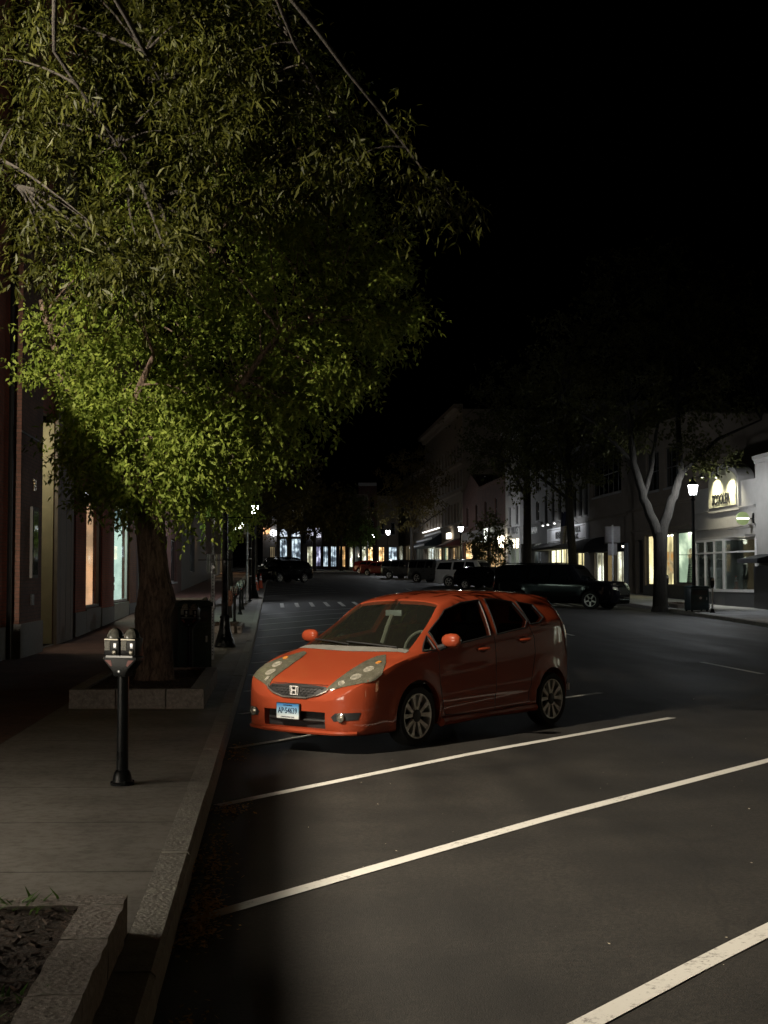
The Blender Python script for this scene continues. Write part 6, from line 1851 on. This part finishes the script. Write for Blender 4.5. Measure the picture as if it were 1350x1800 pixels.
# big street tree in the granite bed
bx, byy = -3.13, 18.65
gz0 = gz(-1.15, 18.65) + .12
Z = lambda z: z - gz0
tree("big leafy street tree with a thick leaning bark trunk in the granite bed", (bx, byy, gz0),
     [(0, 0, -.2, .36), (0, 0, .0, .29), (.02, 0, .22, .245), (.0, 0, .6, .235), (-.03, 0, .95, .225), (.03, 0, 1.18, .25), (.01, 0, 1.4, .215), (-.04, 0, 1.9, .195), (-.08, .05, 2.4, .19)],
     [[(-.08, .05, 2.3, .17), (-.5, -.2, 3.2, .12), (-1.2, -.4, 4.2, .07), (-1.5, -.4, 5.2, .03)], [(-.08, .05, 2.35, .16), (.5, .1, 3.4, .12), (1.3, .1, 4.4, .07), (2.3, .0, 5.2, .03)],
      [(-.05, .05, 2.4, .15), (.2, .5, 3.8, .11), (.6, .6, 5.4, .07), (.9, .3, 7.4, .03)], [(-.1, .0, 2.4, .12), (-.3, -.9, 3.4, .07), (.2, -1.4, 4.3, .03)], [(.4, .1, 3.3, .08), (1.2, -.9, 3.9, .05), (1.8, -1.3, 4.6, .025)]],
     [((-2.35 - bx, -.1, Z(5.3)), (2.35, 2.1, 2.5)), ((-.75 - bx, -.3, Z(5.55)), (1.25, 1.7, 1.75), 9), ((-3.75 - bx, -.1, Z(4.6)), (1.1, 1.5, 1.7), 6), ((-3.0 - bx, -.6, Z(3.45)), (1.2, 1.3, 1.0), 8), ((-2.2 - bx, .0, Z(7.9)), (2.1, 2.0, 2.0), 9), ((-1.75 - bx, -.4, Z(4.2)), (1.0, 1.2, .95), 3.5), ((-3.9 - bx, 0, Z(3.3)), (.75, .8, .6), 1.8)],
     640, 20, 7, .085, .019, LEAF_G, M_BARK, .34, .33, "street trees on the near pavement", 230, 3, rough=.09, shell=.7)
# olive leaved tree in the near planter, trunk out of frame, boughs reaching in overhead
nx, ny = -2.2, 5.1
def N(x, y, z, r=None): return (x - nx, y - ny, z - .2) if r is None else (x - nx, y - ny, z - .2, r)
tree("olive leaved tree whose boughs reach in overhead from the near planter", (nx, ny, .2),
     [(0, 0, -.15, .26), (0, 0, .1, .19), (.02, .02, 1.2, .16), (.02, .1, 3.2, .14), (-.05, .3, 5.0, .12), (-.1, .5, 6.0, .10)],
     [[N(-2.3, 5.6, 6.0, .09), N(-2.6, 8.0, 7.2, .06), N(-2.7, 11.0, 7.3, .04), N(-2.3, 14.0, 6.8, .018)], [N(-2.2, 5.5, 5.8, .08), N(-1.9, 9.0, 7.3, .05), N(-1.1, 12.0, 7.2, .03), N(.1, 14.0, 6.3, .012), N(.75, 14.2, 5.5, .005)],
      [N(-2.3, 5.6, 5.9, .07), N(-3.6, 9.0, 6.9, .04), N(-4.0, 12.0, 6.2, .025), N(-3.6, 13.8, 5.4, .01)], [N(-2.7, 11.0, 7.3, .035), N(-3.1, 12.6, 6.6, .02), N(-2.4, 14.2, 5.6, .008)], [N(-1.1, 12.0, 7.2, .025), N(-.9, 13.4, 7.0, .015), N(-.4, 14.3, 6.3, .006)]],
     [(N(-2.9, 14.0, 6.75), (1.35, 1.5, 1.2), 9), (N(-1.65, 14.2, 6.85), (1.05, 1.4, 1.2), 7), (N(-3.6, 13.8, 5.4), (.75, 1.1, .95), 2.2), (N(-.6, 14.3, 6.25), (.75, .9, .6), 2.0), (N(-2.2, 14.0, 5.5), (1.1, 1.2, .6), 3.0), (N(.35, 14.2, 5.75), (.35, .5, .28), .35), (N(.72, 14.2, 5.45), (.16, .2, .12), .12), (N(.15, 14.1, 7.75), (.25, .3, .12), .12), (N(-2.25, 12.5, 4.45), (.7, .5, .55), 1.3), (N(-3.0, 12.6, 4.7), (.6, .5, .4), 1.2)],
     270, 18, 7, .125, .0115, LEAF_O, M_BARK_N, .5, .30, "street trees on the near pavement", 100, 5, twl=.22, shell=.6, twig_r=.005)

def far_tree(label, px, Y, zb, zt, rx, trunk_r, leaf, bark=None, n=150, L=.22, Wd=.07, tw=9, per=6, group="street trees up the far side", lean=0.0, fork=False, seed=1, ry=None, u_fix=None, crad=.7, cz=None, cat="tree", extra=()):
    x = (px - 675) / F * Y
    g = gxy(x, Y)
    h0, h1 = zb - g, zt - g
    if fork:
        tr = [(0, 0, -.1, trunk_r * 1.35), (0, 0, .25, trunk_r), (.02, 0, 1.5, trunk_r * .9), (.05, 0, 3.2, trunk_r * .98)]
        lb = [[(.0, 0, 3.0, trunk_r * .75), (-.6, .1, 4.6, trunk_r * .6), (-1.0, 0, 6.0, trunk_r * .5), (-1.2, 0, 8.2, trunk_r * .3)], [(.08, 0, 3.0, trunk_r * .75), (.55, .1, 4.5, trunk_r * .62), (.9, 0, 5.6, trunk_r * .5), (.8, .2, 8.5, trunk_r * .3)],
              [(-.6, .1, 4.7, .12), (-.2, .3, 6.0, .1), (.1, .4, 8.0, .05)], [(-1.0, 0, 6.0, .1), (-2.4, .2, 7.6, .07), (-4.0, 0, 8.6, .03)], [(.9, 0, 5.6, .1), (2.4, 0, 7.0, .07), (4.2, 0, 7.8, .03)]]
    else:
        tr = [(0, 0, -.1, trunk_r * 1.3), (0, 0, .3, trunk_r), (lean * .4, 0, h0 * .6, trunk_r * .85), (lean, 0, h0 * 1.15, trunk_r * .75)]
        top = (h0 + h1) / 2
        lb = [[(lean, 0, h0 * 1.1, trunk_r * .7), (lean, .1, top, trunk_r * .45), (lean + .1, 0, h1 - .5, trunk_r * .15)]]
        for k in range(5):
            a = k * 1.257 + seed; zz = h0 * 1.05 + (h1 - h0) * .1 * k
            lb.append([(lean, 0, zz, trunk_r * .4), (lean + math.cos(a) * rx * .5, math.sin(a) * rx * .4, zz + (h1 - h0) * .18, trunk_r * .25), (lean + math.cos(a) * rx * .85, math.sin(a) * rx * .7, zz + (h1 - h0) * .28, trunk_r * .08)])
    c = (h0 + h1) / 2; rz = (h1 - h0) / 2
    ry = ry or rx * .8
    el = [((lean, 0, c), (rx, ry, rz)), ((lean - rx * .5, 0, c - rz * .3), (rx * .55, ry * .6, rz * .5)), ((lean + rx * .45, 0, c - rz * .2), (rx * .55, ry * .6, rz * .55)), ((lean + rx * .1, 0, c + rz * .5), (rx * .6, ry * .7, rz * .5))] + list(extra)
    return tree(label, (x, Y, g), tr, lb, el, n, tw, per, L, Wd, leaf, bark or M_BARK_G, .25, crad, group, int(n * .4), seed, twl=.4, twig_r=.012, shell=.55, cat=cat)

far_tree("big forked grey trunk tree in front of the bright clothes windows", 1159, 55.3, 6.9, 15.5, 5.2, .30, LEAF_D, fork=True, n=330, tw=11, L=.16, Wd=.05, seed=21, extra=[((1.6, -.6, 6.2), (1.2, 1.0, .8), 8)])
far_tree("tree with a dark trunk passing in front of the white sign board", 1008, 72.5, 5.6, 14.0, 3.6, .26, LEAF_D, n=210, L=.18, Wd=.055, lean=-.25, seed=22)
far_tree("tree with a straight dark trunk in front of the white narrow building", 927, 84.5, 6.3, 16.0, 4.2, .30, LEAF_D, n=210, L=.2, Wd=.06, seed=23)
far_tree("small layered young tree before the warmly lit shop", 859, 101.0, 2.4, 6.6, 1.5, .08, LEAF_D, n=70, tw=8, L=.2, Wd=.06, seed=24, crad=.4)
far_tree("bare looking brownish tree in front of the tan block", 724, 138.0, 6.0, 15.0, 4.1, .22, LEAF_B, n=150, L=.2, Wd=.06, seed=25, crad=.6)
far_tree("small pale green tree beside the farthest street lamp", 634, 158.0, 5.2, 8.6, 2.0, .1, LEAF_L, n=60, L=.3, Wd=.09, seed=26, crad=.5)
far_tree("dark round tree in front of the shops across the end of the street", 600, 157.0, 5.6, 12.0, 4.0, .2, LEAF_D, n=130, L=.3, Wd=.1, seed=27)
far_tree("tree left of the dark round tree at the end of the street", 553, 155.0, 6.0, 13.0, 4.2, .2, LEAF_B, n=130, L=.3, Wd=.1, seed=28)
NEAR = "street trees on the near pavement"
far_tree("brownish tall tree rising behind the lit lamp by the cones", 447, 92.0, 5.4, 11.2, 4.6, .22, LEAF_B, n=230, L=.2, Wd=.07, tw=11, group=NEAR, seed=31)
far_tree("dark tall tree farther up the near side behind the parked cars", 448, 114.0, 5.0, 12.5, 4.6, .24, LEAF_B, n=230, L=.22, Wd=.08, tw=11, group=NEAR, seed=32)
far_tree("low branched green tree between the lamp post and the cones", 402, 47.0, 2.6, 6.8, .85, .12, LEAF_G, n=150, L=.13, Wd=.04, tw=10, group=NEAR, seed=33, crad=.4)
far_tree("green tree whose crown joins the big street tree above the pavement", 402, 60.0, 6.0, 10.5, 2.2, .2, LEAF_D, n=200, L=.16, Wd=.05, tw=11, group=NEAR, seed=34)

# flag hung from a slanted pole
x, Y = (1004 - 675) / F * 74.0, 74.0
t = thing("hanging_flag", "striped flag hanging limp from a slanted pole beside the sign board tree", "flag", (x, Y, gxy(x, Y)), PHI)
MB().tube([(0, 0, 0), (0, 0, 3.9), (-.5, -.05, 4.5)], [.035, .03, .02], 8).build("flag_pole", M_STEEL, t, smooth=True)
m = MB(); nu, nv = 12, 20
P = []
for j in range(nv + 1):
    for i in range(nu + 1):
        a, b = i / nu, j / nv
        P.append((-.55 + .50 * a * (1 - .35 * b) - .05 * b, -.06 + .07 * math.sin(a * 9 + b * 2), 4.42 - 1.75 * b - .35 * (1 - a) * (1 - b) * 0 + .08 * a))
m.add(P, [(j * (nu + 1) + i, j * (nu + 1) + i + 1, (j + 1) * (nu + 1) + i + 1, (j + 1) * (nu + 1) + i) for j in range(nv) for i in range(nu)])
cl = m.build("flag_cloth", brick("flag_stripes", (.30, .02, .03), (.30, .02, .03), (.5, .48, .46), bw=60, bh=.16, mort=.08), t, smooth=True, sharp=80)
md = cl.modifiers.new("thick", 'SOLIDIFY'); md.thickness = .006
m = MB(); P2 = [(x_ , y_ - .012, z_) for (x_, y_, z_) in P[: (nu + 1) * 10]]
m.add(P2, [(j * (nu + 1) + i, j * (nu + 1) + i + 1, (j + 1) * (nu + 1) + i + 1, (j + 1) * (nu + 1) + i) for j in range(9) for i in range(nu)])
m.build("flag_canton", pbr("flag_navy", (.012, .016, .05), .8), cl, smooth=True, sharp=80)

# ---- the near stretch of the far side, out of frame but facing the stalls and mirrored in the orange car
for nm, lb, va, vb, H, mt, wins_ in (
    ("long_shop_building", "long shop building across the road from the nearest stalls, mirrored in the orange car", 17.0, 46.5, 7.5, M_STUC_W, ((2, 5, E_WARM), (10, 12.5, E_PALE), (21, 25, E_PALE))),
    ("near_far_side_building", "brick shop building nearest the viewer on the far side of the road", -16.0, 16.8, 9.0, M_BRICK_D, ((10, 13, E_WARM), (26, 30, E_CREAM)))):
    p = S(U_RF, vb); f = Facade(nm, lb, (p.x, p.y, gz(U_RF, (va + vb) / 2)), PHI - PI / 2, vb - va, H, mt)
    for a, b, e in wins_: f.shop(a, b, .5, 3.2, e, M_DFRAME, 3, transom=2.6)
    for k in range(int(f.W / 4)): f.window(1.2 + k * 4, 2.6 + k * 4, 4.6, 6.4, M_DFRAME, 1, 2)
    f.wall(); f.cornice(H - .4, .4, .3); f.cornice(3.7, .3, .2, name="shop_cornice")
